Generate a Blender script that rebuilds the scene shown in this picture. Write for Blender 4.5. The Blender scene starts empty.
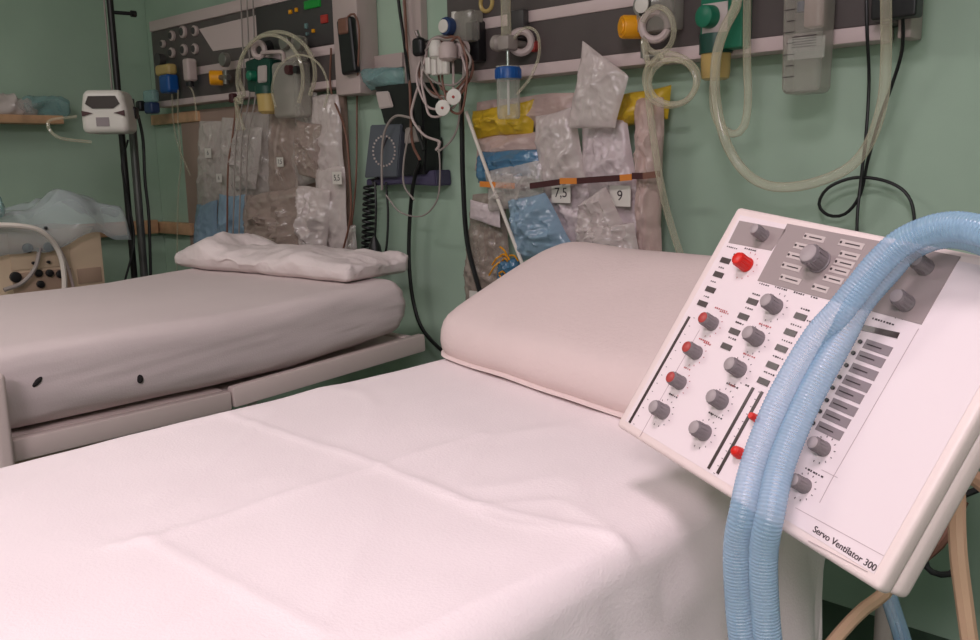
import bpy, bmesh, math, random
from mathutils import Vector, Matrix, noise
random.seed(7)
sc = bpy.context.scene
COL = sc.collection
V = Vector
# ---------------------------------------------------------------- camera
F = 900.0
R = Matrix(((0.73603527, -0.10259886, 0.66912297),
            (0.67664801, 0.14069296, -0.7227399),
            (-0.0199886, 0.98472279, 0.17297829)))
CAM = V((0, 0, 1.22))
cd = bpy.data.cameras.new('camera'); cam = bpy.data.objects.new('camera', cd); COL.objects.link(cam)
cd.sensor_width = 36; cd.lens = 36 * F / 980; cd.clip_start = .02
cam.matrix_world = Matrix.Translation(CAM) @ R.to_4x4()
sc.camera = cam
def ray(x, y): return R @ V(((x - 490) / F, -(y - 320) / F, -1))
def at(x, y, Y):
    d = ray(x, y); return CAM + d * (Y / d.y)
def atx(x, y, X):
    d = ray(x, y); return CAM + d * (X / d.x)
def atz(x, y, Z):
    d = ray(x, y); return CAM + d * ((Z - 1.22) / d.z)
def dep(p): return -(R.transposed() @ (V(p) - CAM)).z
W = 2.33      # back wall
LX = -4.49    # left wall
# ---------------------------------------------------------------- materials
def rgb(r, g, b):
    f = lambda c: (c / 12.92 if c <= .04045 else ((c + .055) / 1.055) ** 2.4)
    return (f(r / 255), f(g / 255), f(b / 255), 1)
def mat(name, col, rough=.5, metal=0, bump=0, bscale=40, var=0, vscale=3, alpha=1, spec=.5, trans=0, col2=None, emit=None, sheen=0, detail=4, coat=0):
    m = bpy.data.materials.new(name); m.use_nodes = True
    nt = m.node_tree; N = nt.nodes; L = nt.links; N.clear()
    out = N.new('ShaderNodeOutputMaterial'); p = N.new('ShaderNodeBsdfPrincipled')
    p.inputs['Base Color'].default_value = rgb(*col); p.inputs['Roughness'].default_value = rough
    p.inputs['Metallic'].default_value = metal; p.inputs['Specular IOR Level'].default_value = spec
    p.inputs['Transmission Weight'].default_value = trans
    p.inputs['Coat Weight'].default_value = coat
    if sheen: p.inputs['Sheen Weight'].default_value = sheen
    tc = N.new('ShaderNodeTexCoord')
    if var or col2:
        n = N.new('ShaderNodeTexNoise'); n.inputs['Scale'].default_value = vscale; n.inputs['Detail'].default_value = detail
        L.new(tc.outputs['Object'], n.inputs['Vector'])
        cr = N.new('ShaderNodeValToRGB'); c = col
        a = [max(0, k * (1 - var)) for k in c]; b = [min(255, k * (1 + var)) for k in c]
        if col2: b = col2
        cr.color_ramp.elements[0].color = rgb(*a); cr.color_ramp.elements[1].color = rgb(*b)
        cr.color_ramp.elements[0].position = .3; cr.color_ramp.elements[1].position = .7
        L.new(n.outputs['Fac'], cr.inputs['Fac']); L.new(cr.outputs['Color'], p.inputs['Base Color'])
    if bump:
        n2 = N.new('ShaderNodeTexNoise'); n2.inputs['Scale'].default_value = bscale; n2.inputs['Detail'].default_value = 5
        L.new(tc.outputs['Object'], n2.inputs['Vector'])
        b = N.new('ShaderNodeBump'); b.inputs['Strength'].default_value = bump; b.inputs['Distance'].default_value = .01
        L.new(n2.outputs['Fac'], b.inputs['Height']); L.new(b.outputs['Normal'], p.inputs['Normal'])
    if emit:
        p.inputs['Emission Color'].default_value = rgb(*emit[0]); p.inputs['Emission Strength'].default_value = emit[1]
    if alpha < 1:
        t = N.new('ShaderNodeBsdfTransparent'); mx = N.new('ShaderNodeMixShader')
        t.inputs['Color'].default_value = (1, 1, 1, 1)
        lw = N.new('ShaderNodeLayerWeight'); lw.inputs['Blend'].default_value = .35
        ma = N.new('ShaderNodeMath'); ma.operation = 'MULTIPLY_ADD'; ma.use_clamp = True
        ma.inputs[1].default_value = (1 - alpha) * .8; ma.inputs[2].default_value = alpha
        L.new(lw.outputs['Facing'], ma.inputs[0]); L.new(ma.outputs[0], mx.inputs['Fac'])
        L.new(t.outputs[0], mx.inputs[1]); L.new(p.outputs[0], mx.inputs[2]); L.new(mx.outputs[0], out.inputs['Surface'])
    else: L.new(p.outputs[0], out.inputs['Surface'])
    return m
M = dict(
    wall=mat('green_gloss_paint', (162, 184, 165), .38, var=.05, vscale=1.6, bump=.06, bscale=14, spec=.35),
    floor=mat('floor_vinyl', (70, 88, 74), .5, var=.08, vscale=8),
    ceil=mat('ceiling_paint', (212, 212, 205), .8),
    sheet=mat('white_cotton_sheet', (240, 226, 226), .85, bump=.12, bscale=260, spec=.15, sheen=.15, var=.01, vscale=2),
    sheet2=mat('off_white_cotton', (208, 194, 192), .85, bump=.1, bscale=260, spec=.15, var=.02, vscale=2),
    pillow=mat('beige_white_cover', (220, 200, 196), .8, bump=.15, bscale=120, spec=.2, var=.012, vscale=4),
    paperw=mat('crumpled_white_paper', (222, 208, 206), .6, bump=.3, bscale=40, spec=.3),
    cream=mat('cream_enamel', (226, 214, 200), .4, spec=.4),
    frame=mat('bed_frame_enamel', (206, 190, 184), .4),
    darkm=mat('dark_metal', (48, 46, 46), .4, metal=.6),
    grey=mat('grey_pole_metal', (92, 92, 90), .4, metal=.5),
    chrome=mat('chrome', (200, 200, 200), .2, metal=1),
    shell=mat('panel_shell', (230, 212, 207), .42, bump=.04, bscale=300),
    face=mat('panel_face', (226, 211, 212), .45, spec=.35),
    greyface=mat('panel_grey_print', (150, 136, 134), .5),
    greylab=mat('panel_grey_labels', (140, 128, 130), .5),
    lightlab=mat('panel_pale_print', (190, 176, 172), .5),
    knob=mat('grey_knob', (126, 117, 119), .45),
    knobtop=mat('grey_knob_top', (158, 146, 146), .4),
    red=mat('red_plastic', (205, 30, 22), .35, spec=.5),
    dullred=mat('dull_red_plastic', (168, 62, 58), .4),
    lcd=mat('dark_display', (58, 44, 42), .3),
    ink=mat('black_print', (62, 52, 54), .6),
    redink=mat('red_print', (176, 84, 84), .6),
    hair=mat('fine_line_print', (176, 156, 158), .6),
    hose=mat('blue_translucent_hose', (156, 190, 216), .2, alpha=.4, spec=.6),
    tan=mat('tan_rubber', (208, 170, 140), .5),
    black=mat('black_rubber', (20, 20, 21), .45),
    blackp=mat('black_plastic', (24, 23, 25), .4),
    unit=mat('headwall_grey', (88, 79, 78), .45, var=.04, vscale=10),
    unitd=mat('headwall_dark_grey', (66, 62, 62), .45),
    strip=mat('headwall_pale_strip', (206, 186, 184), .45),
    trunk=mat('trunking_pale', (190, 172, 168), .5),
    yellow=mat('yellow_plastic', (235, 160, 20), .4),
    blue=mat('blue_plastic', (20, 80, 150), .35),
    dblue=mat('dark_blue_plastic', (40, 60, 100), .4),
    green=mat('green_plastic', (26, 112, 84), .4),
    dgreen=mat('dark_green_plastic', (20, 66, 54), .4),
    white=mat('white_plastic', (214, 208, 200), .4),
    clear=mat('clear_plastic', (205, 205, 195), .12, alpha=.22, spec=.8),
    clearg=mat('clear_container', (176, 170, 160), .15, alpha=.38, spec=.8),
    cleart=mat('clear_tubing', (216, 208, 182), .1, alpha=.2, spec=.9),
    bag=mat('clear_bag_film', (216, 206, 200), .14, alpha=.34, spec=1, bump=.35, bscale=38),
    bagc=mat('bluish_clear_film', (190, 200, 202), .15, alpha=.26, spec=.9),
    bagp=mat('milky_bag_film', (222, 208, 204), .2, alpha=.6, spec=.9, bump=.35, bscale=34),
    bagw=mat('pale_paper_pouch', (216, 200, 202), .3, alpha=.82, spec=.7, bump=.35, bscale=34),
    bagb=mat('blue_tinted_pack', (150, 178, 200), .18, alpha=.6, spec=.9, bump=.3, bscale=30),
    bagdb=mat('deep_blue_pack', (80, 130, 165), .2, alpha=.7, spec=.9, bump=.3, bscale=30),
    bagy=mat('yellow_bag', (222, 184, 48), .35, alpha=.85, bump=.3, bscale=30),
    bagpink=mat('pinkish_bag', (214, 186, 178), .3, alpha=.65, bump=.3, bscale=30),
    bagbr=mat('brownish_film', (176, 156, 146), .18, alpha=.5, spec=.9, bump=.35, bscale=34),
    board=mat('brown_pink_board', (168, 142, 130), .6, var=.06),
    tubew=mat('white_tube', (220, 210, 200), .35),
    amber=mat('amber_liquid_jar', (206, 176, 110), .25, alpha=.8, spec=.6),
    steel=mat('dull_steel', (140, 136, 130), .35, metal=.7),
    wood=mat('shelf_wood', (190, 150, 116), .5, var=.12, vscale=12),
    beige=mat('beige_machine_shell', (212, 188, 160), .5),
    beiged=mat('beige_machine_panel', (166, 140, 120), .5),
    orange=mat('orange_tape', (216, 130, 50), .5),
    maroon=mat('dark_red_tape', (70, 32, 34), .5),
    teal=mat('pale_teal_plastic', (140, 178, 178), .2, alpha=.4),
    purple=mat('slate_purple_bracket', (72, 66, 92), .5),
    gauge=mat('dial_grey', (88, 92, 100), .45),
    led_g=mat('green_digits', (24, 90, 40), .4, emit=((20, 190, 60), .10)),
    led_r=mat('red_digits', (150, 50, 45), .4, emit=((220, 50, 40), .05)),
    hole=mat('torn_hole', (30, 26, 26), .9),
    brown=mat('brown_cable', (120, 82, 68), .5),
    greyw=mat('grey_cable', (150, 140, 134), .5),
    diffuser=mat('lamp_diffuser', (240, 238, 235), .6, emit=((255, 235, 232), 2.2)),
)
# ---------------------------------------------------------------- mesh helpers
def link_bm(name, bm, m, parent=None, off=None, sharp=35):
    me = bpy.data.meshes.new(name); bm.normal_update(); bm.to_mesh(me); bm.free()
    for p in me.polygons: p.use_smooth = True
    try: me.set_sharp_from_angle(angle=math.radians(sharp))
    except Exception: pass
    mats = m if isinstance(m, (list, tuple)) else [m]
    for k in mats: me.materials.append(M[k] if isinstance(k, str) else k)
    o = bpy.data.objects.new(name, me); COL.objects.link(o)
    if parent is not None:
        o.parent = parent
        r = parent
        while r.parent: r = r.parent
        if parent is r and not r.get('_local'): o.location = -r.location
    return o
def thing(name, label, cat, loc=(0, 0, 0), group=None):
    o = bpy.data.objects.new(name, None); COL.objects.link(o); o.location = V(loc); o.empty_display_size = .05
    o['label'] = label; o['category'] = cat
    if group: o['group'] = group
    return o
def tag(o, label, cat, group=None, kind=None):
    o['label'] = label; o['category'] = cat
    if group: o['group'] = group
    if kind: o['kind'] = kind
    return o
def struct(o): o['kind'] = 'structure'; return o
B = bmesh.new
def box(bm, c, s, rot=None, bev=0, seg=2):
    g = bmesh.ops.create_cube(bm, size=1); vs = g['verts']
    for v in vs: v.co = V((v.co.x * s[0], v.co.y * s[1], v.co.z * s[2]))
    if bev:
        es = list({e for v in vs for e in v.link_edges})
        r = bmesh.ops.bevel(bm, geom=es, offset=bev, segments=seg, affect='EDGES', profile=.5)
        vs = list({v for f in r['faces'] for v in f.verts} | {v for v in vs if v.is_valid})
    T = Matrix.Translation(V(c)) @ (rot.to_4x4() if rot is not None else Matrix())
    for v in vs: v.co = T @ v.co
    return bm
def bb(a, b, bev=0):   # box between two corners
    a, b = V(a), V(b); c = (a + b) / 2; s = [abs(b[i] - a[i]) for i in range(3)]
    return box(B(), c, s, None, bev)
def frame_of(d):
    d = V(d).normalized(); u = V((0, 0, 1)) if abs(d.z) < .9 else V((1, 0, 0))
    a = d.cross(u).normalized(); return a, a.cross(d).normalized()
def lathe(bm, p0, axis, prof, n=20, cap=True):   # prof: (distance along axis, radius)
    axis = V(axis).normalized(); a, b = frame_of(axis); rings = []
    for t, r in prof:
        c = V(p0) + axis * t
        rings.append([bm.verts.new(c + (a * math.cos(2 * math.pi * k / n) + b * math.sin(2 * math.pi * k / n)) * max(r, 1e-5)) for k in range(n)])
    for i in range(len(rings) - 1):
        for k in range(n):
            bm.faces.new((rings[i][k], rings[i][(k + 1) % n], rings[i + 1][(k + 1) % n], rings[i + 1][k]))
    if cap:
        bm.faces.new(rings[0][::-1]); bm.faces.new(rings[-1])
    bmesh.ops.recalc_face_normals(bm, faces=bm.faces[:])
    return bm
def cyl(bm, p0, p1, r, n=16, bev=0):
    p0, p1 = V(p0), V(p1); L = (p1 - p0).length
    pr = [(0, r), (L, r)] if not bev else [(0, r - bev), (bev, r), (L - bev, r), (L, r - bev)]
    return lathe(bm, p0, p1 - p0, pr, n)
def spline(pts, step=.01, closed=False):
    P = [V(p) for p in pts]; out = []; n = len(P)
    for i in range(n - (0 if closed else 1)):
        p1, p2 = P[i], P[(i + 1) % n]
        p0 = P[i - 1] if (i > 0 or closed) else p1 * 2 - p2
        p3 = P[(i + 2) % n] if (i + 2 < n or closed) else p2 * 2 - p1
        k = max(2, int((p2 - p1).length / step))
        for j in range(k):
            t = j / k
            out.append(.5 * ((2 * p1) + (p2 - p0) * t + (2 * p0 - 5 * p1 + 4 * p2 - p3) * t * t + (3 * p1 - p0 - 3 * p2 + p3) * t ** 3))
    if not closed: out.append(P[-1])
    return out
def tube(bm, pts, r, n=8, closed=False, smooth=True, step=.012, rfun=None):
    P = spline(pts, step, closed) if smooth else [V(p) for p in pts]
    m = len(P); T = []
    for i in range(m):
        a = P[(i - 1) % m] if (closed or i > 0) else P[i]; b = P[(i + 1) % m] if (closed or i < m - 1) else P[i]
        d = (b - a); T.append(d.normalized() if d.length > 1e-9 else V((0, 0, 1)))
    nrm = frame_of(T[0])[0]; rings = []; L = 0
    for i in range(m):
        if i: L += (P[i] - P[i - 1]).length
        nrm = (nrm - T[i] * nrm.dot(T[i])); nrm = nrm.normalized() if nrm.length > 1e-6 else frame_of(T[i])[0]
        bn = T[i].cross(nrm); rr = rfun(L) if rfun else r
        rings.append([bm.verts.new(P[i] + (nrm * math.cos(2 * math.pi * k / n) + bn * math.sin(2 * math.pi * k / n)) * rr) for k in range(n)])
    for i in range(m if closed else m - 1):
        A, C = rings[i], rings[(i + 1) % m]
        for k in range(n): bm.faces.new((A[k], A[(k + 1) % n], C[(k + 1) % n], C[k]))
    if not closed: bm.faces.new(rings[0][::-1]); bm.faces.new(rings[-1])
    bmesh.ops.recalc_face_normals(bm, faces=bm.faces[:])
    return bm
def torus(bm, c, axis, Rr, r, n=24, k=8):
    a, b = frame_of(axis)
    return tube(bm, [V(c) + (a * math.cos(2 * math.pi * i / n) + b * math.sin(2 * math.pi * i / n)) * Rr for i in range(n)], r, k, closed=True, smooth=False)
def grid(bm, fn, nu, nv):
    vs = [[bm.verts.new(fn(i / nu, j / nv)) for j in range(nv + 1)] for i in range(nu + 1)]
    for i in range(nu):
        for j in range(nv): bm.faces.new((vs[i][j], vs[i + 1][j], vs[i + 1][j + 1], vs[i][j + 1]))
    return vs
def rbox(c, s, r, n=14, disp=None, rot=None):   # rounded soft box on a subdivided cube
    bm = B(); hs = [k / 2 for k in s]; cache = {}
    def pt(p):
        q = V([p[i] * hs[i] for i in range(3)]); inner = V([max(-hs[i] + r, min(hs[i] - r, q[i])) for i in range(3)])
        d = q - inner
        nn = d.normalized() if d.length > 1e-9 else V((0, 0, 1))
        res = inner + nn * r if d.length > 1e-9 else q
        if disp: res = disp(res, nn)
        return V(c) + (rot @ res if rot is not None else res)
    def samples(ax):
        h = hs[ax]; L = []
        k = 5
        for i in range(k): a = math.radians(45) * i / k; L.append(-h + r * (1 - math.tan(a)) if False else -h + r * i / k)
        m = max(2, int((2 * h - 2 * r) / (2 * h / n)))
        L = [-h + r * (i / k) for i in range(k)] + [-h + r + (2 * h - 2 * r) * i / m for i in range(m + 1)] + [h - r + r * (i + 1) / k for i in range(k)]
        return [v / h for v in L]
    S = [samples(i) for i in range(3)]
    def gv(p):
        key = tuple(round(x, 6) for x in p)
        if key not in cache: cache[key] = bm.verts.new(pt(p))
        return cache[key]
    for ax in range(3):
        a1, a2 = [(1, 2), (2, 0), (0, 1)][ax]
        for sg in (-1, 1):
            for i in range(len(S[a1]) - 1):
                for j in range(len(S[a2]) - 1):
                    q = []
                    for (x, y) in ((i, j), (i + 1, j), (i + 1, j + 1), (i, j + 1)):
                        p = [0, 0, 0]; p[ax] = sg; p[a1] = S[a1][x]; p[a2] = S[a2][y]; q.append(gv(p))
                    if sg < 0: q.reverse()
                    try: bm.faces.new(q)
                    except Exception: pass
    bmesh.ops.recalc_face_normals(bm, faces=bm.faces[:])
    return bm
def nz(p, s, seed=0): return noise.noise(V(p) * s + V((seed * 7.3, seed * 3.1, seed * 1.7)))
def ridged(p, s, seed=0): return 1 - abs(nz(p, s, seed)) * 2
def text_obj(name, s, size, m, parent, mtx, ext=.0004, align='CENTER'):
    c = bpy.data.curves.new(name, 'FONT'); c.body = s; c.size = size; c.extrude = ext; c.align_x = align; c.align_y = 'CENTER'
    o = bpy.data.objects.new(name + '_tmp', c); COL.objects.link(o)
    dg = bpy.context.evaluated_depsgraph_get(); me = bpy.data.meshes.new_from_object(o.evaluated_get(dg))
    bpy.data.objects.remove(o); me.name = name; me.transform(mtx)
    me.materials.clear(); me.materials.append(M[m])
    q = bpy.data.objects.new(name, me); COL.objects.link(q)
    if parent is not None:
        q.parent = parent; r = parent
        while r.parent: r = r.parent
        if parent is r and not r.get('_local'): q.location = -r.location
    return q
def wall_mtx(p, rz=0, flip=0):  # text standing on a plane facing -Y
    return Matrix.Translation(V(p)) @ Matrix.Rotation(rz, 4, 'Y') @ Matrix.Rotation(math.pi / 2, 4, 'X')
# ---------------------------------------------------------------- setting
XR, YF, ZC = 2.6, -3.0, 2.85
def wallbox(name, a, b, m='wall'): return struct(link_bm(name, bb(a, b), m))
wallbox('wall_back', (LX - .1, W + .0015, 0), (XR + .1, W + .1, ZC))
wallbox('wall_left', (LX - .1, YF, 0), (LX, W, ZC))
wallbox('wall_right', (XR, YF, 0), (XR + .1, W, ZC))
wallbox('wall_front', (LX - .1, YF - .1, 0), (XR + .1, YF, ZC))
wallbox('floor', (LX - .1, YF - .1, -.1), (XR + .1, W + .1, 0), 'floor')
wallbox('ceiling', (LX - .1, YF - .1, ZC), (XR + .1, W + .1, ZC + .1), 'ceil')
# vertical trunking between the two headwall units
p0 = at(403, 20, W - .03); p1 = at(421, 20, W - .03)
wallbox('trim_1', (p0.x, W - .03, at(412, 84, W - .03).z), (p1.x, W, ZC), 'trunk')
q0 = at(363, 60, W - .02); q1 = at(403, 60, W - .02)
wallbox('trim_2', (q0.x, W - .025, at(385, 69, W - .02).z), (q1.x, W, at(385, 55, W - .02).z), 'trunk')

# ---------------------------------------------------------------- near bed
BX0, BX1, BZ = -1.41, -.525, .80
bed = thing('hospital_bed', 'white sheeted hospital bed in the foreground, under the sloping control panel', 'bed', (-.95, 1.0, 0))
link_bm('mattress', rbox((-.955, 1.03, .71), (.84, 2.02, .15), .05, 10), 'sheet2', bed)
bm = B()
box(bm, (-.955, 1.03, .60), (.84, 2.0, .06), bev=.01)
link_bm('bed_frame', bm, 'frame', bed)
for sx in (-1.3, -.61):
    for sy in (.15, 1.9):
        l = link_bm('leg', cyl(B(), (sx, sy, .06), (sx, sy, .58), .02), 'frame', bed)
        w = link_bm('wheel', cyl(B(), (sx - .015, sy, .05), (sx + .015, sy, .05), .05), 'black', l)
# sheet
creases = [[(113, 548), (151, 542), (378, 468), (434, 449), (483, 434)], [(227, 415), (363, 461), (468, 502), (627, 540)],
           [(143, 540), (287, 612), (317, 631)], [(393, 640), (510, 590), (627, 540)], [(480, 505), (560, 500), (620, 538)], [(420, 480), (500, 520), (560, 530)]]
CW = [[atz(x, y, BZ).xy for x, y in c] for c in creases]
CH = [.0026, .0024, .0018, .0022, .0016, .0014]
def segd(p, a, b):
    ab = b - a; t = max(0, min(1, (p - a).dot(ab) / ab.dot(ab))); return (p - a - ab * t).length
def crease_h(x, y):
    h = 0; p = V((x, y))
    for c, H in zip(CW, CH):
        d = min(segd(p, c[i], c[i + 1]) for i in range(len(c) - 1))
        if d < .05: h += H * (math.exp(-(d / .007) ** 2) + .5 * math.exp(-(d / .02) ** 2))
    return h
def sheet_fn(u, v):
    y = -.02 + v * 2.09
    k = 1 / (1 + math.exp((y - 1.27) / .012)); LR = .50 * k + .10 * (1 - k)
    LL = .12; r = .045; wt = BX1 - BX0 - 2 * r; arc = math.pi / 2 * r
    # u across: piecewise
    if u < .12: s = u / .12; ph = 'L'
    elif u < .78: s = (u - .12) / .66; ph = 'T'
    else: s = (u - .78) / .22; ph = 'R'
    if ph == 'L':
        d = (1 - s) * LL; return V((BX0 - .012, y, BZ - r - d)) if s < 1 else V((BX0, y, BZ - r))
    if ph == 'T':
        L = s * (wt + 2 * arc)
        if L < arc: a = L / r; x = BX0 + r - r * math.cos(a); z = BZ - r + r * math.sin(a)
        elif L < arc + wt: x = BX0 + r + L - arc; z = BZ
        else: a = (L - arc - wt) / r; x = BX1 - r + r * math.sin(a); z = BZ - r + r * math.cos(a)
        z += crease_h(x, y) + .004 * nz((x, y, 0), 3.2, 1) + .0018 * nz((x, y, 0), 11, 2) * 1.0
        z += .003 * max(0, ridged((x * 2.2 + y, y, 0), 2.6, 5) - .72) * 3
        x += .004 * nz((x, y, 3), 5) * (s > .9)
        return V((x, y, z))
    d = s * LR; z = BZ - r - d
    amp = .016 * min(1, d / .2); fold = math.sin(y * 16 + 2.5 * nz((y, 0, 0), 2.5) + z * 2.0) * amp + .012 * nz((0, y, z), 9, 3) * min(1, d / .08)
    return V((BX1 + .022 * min(1, d / .3) + abs(fold) + .004 * nz((BX1, y, 3), 5), y, z))
bm = B(); grid(bm, sheet_fn, 150, 260); bmesh.ops.recalc_face_normals(bm, faces=bm.faces[:])
o = link_bm('bed_sheet', bm, 'sheet', None, sharp=80); md = o.modifiers.new('t', 'SOLIDIFY'); md.thickness = .002; md.offset = -1
tag(o, 'large white cotton sheet with pressed fold creases spread over the near bed', 'sheet')
# wedge pillow
rotp = Matrix.Rotation(math.radians(-14.5), 3, 'Z')
def wedge():
    prof = [(.02, .0), (-.006, .008), (-.016, .035), (-.006, .075), (.03, .105), (.12, .150), (.22, .195), (.29, .222), (.34, .23), (.385, .22), (.415, .18), (.42, .1), (.41, .02), (.38, 0)]
    P = spline([(0, a, b) for a, b in prof], .018, True); Wd = .80; n = 44; bm = B(); rings = []
    cy, cz = .22, .09
    for i in range(n + 1):
        t = i / n; e = min(t, 1 - t) * Wd / .075; k = 1 if e >= 1 else math.sqrt(max(0, 1 - (1 - e) ** 2)) * .42 + .58
        ring = []
        for q in P:
            x = t * Wd; y = cy + (q.y - cy) * k; z = cz + (q.z - cz) * k
            sag = .010 * math.sin(t * math.pi)
            p = V((x, y, z)); p.z += .004 * nz(p, 6, 4) - (sag * .3 if z > .1 else 0)
            p.z = max(p.z, 0)
            ring.append(bm.verts.new(p))
        rings.append(ring)
    m = len(P)
    for i in range(n):
        for k in range(m): bm.faces.new((rings[i][k], rings[i][(k + 1) % m], rings[i + 1][(k + 1) % m], rings[i + 1][k]))
    bm.faces.new(rings[0]); bm.faces.new(rings[-1][::-1])
    bmesh.ops.recalc_face_normals(bm, faces=bm.faces[:])
    T = Matrix.Translation(V((-1.425, 1.352, BZ + .004))) @ rotp.to_4x4()
    for v in bm.verts: v.co = T @ v.co
    return bm
o = link_bm('pillow', wedge(), 'pillow', None, sharp=70)
tag(o, 'thick beige wedge pillow propped at the head of the near bed', 'pillow')

# ---------------------------------------------------------------- far bed
bed2 = thing('hospital_bed', 'hospital bed with off-white covered mattress beside the green wall, at left', 'bed', (-2.52, 1.0, 0))
def dm(p, n):
    w = p.copy(); side = abs(n.x)
    w += n * (.004 * nz((p.x, p.y * .8, p.z * 5), 3, 8) + (.010 * nz((p.x, p.y * .5, p.z * 8 + p.y * 1.6), 3.0, 9) + .006 * nz((p.x, p.y * 1.2, p.z * 14 + p.y * 4), 3.5, 12) if side > .5 else 0))
    hy = max(0, p.y - .45)     # head section slightly lifted, bottom rounded up
    w.z += .05 * hy + (.05 * max(0, p.y - .62) if p.z < -.02 else 0)
    w.x += -.012 * max(0, p.y)
    return w
link_bm('mattress', rbox((-2.52, .86, .755), (.98, 1.98, .185), .06, 26, dm), 'sheet2', bed2, sharp=80)
def frx(a, b): return a
bm = B(); box(bm, (-2.03, .42, .628), (.03, 1.55, .05), bev=.006); box(bm, (-3.02, .42, .628), (.03, 1.55, .05), bev=.006)
box(bm, (-2.525, -.34, .628), (.98, .03, .05), bev=.006)
link_bm('foot_frame', bm, 'frame', bed2)
rt = Matrix.Rotation(math.radians(3.0), 3, 'X')
bm = B(); box(bm, (-2.03, 1.54, .652), (.03, .68, .055), rt, bev=.006); box(bm, (-3.02, 1.54, .645), (.03, .68, .055), rt, bev=.006)
box(bm, (-2.525, 1.87, .660), (.98, .03, .05), bev=.006)
box(bm, (-2.525, 1.55, .655), (.97, .70, .012), rt)
link_bm('head_frame', bm, 'frame', bed2)
link_bm('slat_deck', bb((-3.0, -.32, .640), (-2.05, 1.19, .652)), 'frame', bed2)
bm = B(); box(bm, (-2.12, .8, .50), (.035, 2.2, .04), bev=.006); box(bm, (-2.9, .8, .50), (.035, 2.2, .04), bev=.006)
link_bm('lower_rail', bm, 'frame', bed2)
for yy in (.62, .95, 1.2):
    link_bm('bracket', box(B(), (-2.055, yy, .575), (.02, .025, .09), bev=.003), 'darkm', bed2)
for sx in (-2.12, -2.9):
    for sy in (-.2, 1.8):
        l = link_bm('leg', cyl(B(), (sx, sy, .07), (sx, sy, .49), .02), 'frame', bed2)
        link_bm('wheel', cyl(B(), (sx - .015, sy, .05), (sx + .015, sy, .05), .05), 'black', l)
pp = atx(3, 400, -1.99)
link_bm('side_post', rbox((-1.985, pp.y - .012, .60), (.03, .035, .42), .012, 6), 'frame', bed2)
for (px, py, w, h, a) in ((37, 382, .030, .012, .7), (140, 379, .016, .022, 0)):
    p = atx(px, py, -2.028); bm = B(); bmesh.ops.create_icosphere(bm, subdivisions=2, radius=1)
    for v in bm.verts: v.co = p + Matrix.Rotation(a, 3, 'X') @ V((v.co.x * .006, v.co.y * w / 2, v.co.z * h / 2))
    link_bm('hole', bm, 'hole', bed2)
# crumpled packet on far bed
def dp(p, n):
    q = p.copy(); e = 1 - min(1, max(abs(p.x) / .53, abs(p.y) / .17)) ** 3
    q.z = p.z * (.25 + .75 * e) + (.026 * max(0, ridged((p.x, p.y, 0), 4, 3) - .3) + .012 * nz(p, 13, 4) + .008 * ridged(p, 9, 6) + .007 * ridged(p, 22, 9)) * (n.z > -.2)
    q.x += .03 * nz(p, 5, 1); q.y += .04 * nz(p, 4, 2) + .015 * nz(p, 14, 7)
    q.z += .035 * math.exp(-((p.x + .30) / .07) ** 2) * (n.z > 0)
    return q
bm = rbox((-2.60, 1.78, .892), (.93, .30, .07), .03, 40, dp, Matrix.Rotation(math.radians(3), 3, 'Z'))
o = link_bm('wrapped_pillow', bm, 'paperw', None, sharp=50)
tag(o, 'flat crumpled white wrapped pillow lying at the head of the far bed', 'pillow')

# ---------------------------------------------------------------- ventilator control panel
S1 = 1.12
P0 = CAM + ray(618, 425) * S1
U = V((.92, -.381, -.095)).normalized(); Vv = V((.273, .446, .852)); Vv = (Vv - U * Vv.dot(U)).normalized(); Nn = U.cross(Vv)
PM = Matrix((U, Vv, Nn)).transposed()
panel = thing('ventilator_control_panel', 'cream sloping medical control panel with grey and red knobs over the near bed edge', 'control panel', P0)
panel['_local'] = 1
panel.rotation_euler = PM.to_euler()
def pl(x, y, off=0):
    d = ray(x, y); t = (P0 + Nn * off - CAM).dot(Nn) / d.dot(Nn); q = PM.transposed() @ (CAM + d * t - P0); return q
pw, ph = .405, pl(740, 208).y
def quad(pts, z0, z1):
    bm = B(); a = [bm.verts.new((p.x, p.y, z0)) for p in pts]; b = [bm.verts.new((p.x, p.y, z1)) for p in pts]; n = len(pts)
    bm.faces.new(a[::-1]); bm.faces.new(b)
    for i in range(n): bm.faces.new((a[i], a[(i + 1) % n], b[(i + 1) % n], b[i]))
    bmesh.ops.recalc_face_normals(bm, faces=bm.faces[:]); return bm
def rect(x, y, w, h, z0=.0005, z1=.0012):
    c = pl(x, y); return box(B(), (c.x, c.y, (z0 + z1) / 2), (w, h, z1 - z0))
sh = link_bm('front_shell', box(B(), (pw / 2 - .002, ph / 2, -.0105), (pw + .006, ph + .004, .021), bev=.006, seg=3), 'shell', panel)
link_bm('rear_shell', box(B(), (pw / 2 + .003, ph / 2 - .002, -.034), (pw - .004, ph - .006, .024), bev=.007, seg=3), 'shell', panel)
link_bm('mode_section', quad([pl(788, 224), pl(961, 257), pl(922, 325), pl(758, 281)], .0004, .0012), 'greyface', panel)
link_bm('alarm_section', quad([pl(740, 221), pl(787, 230), pl(772, 251), pl(729, 243)], .0004, .0012), 'greyface', panel)
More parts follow.
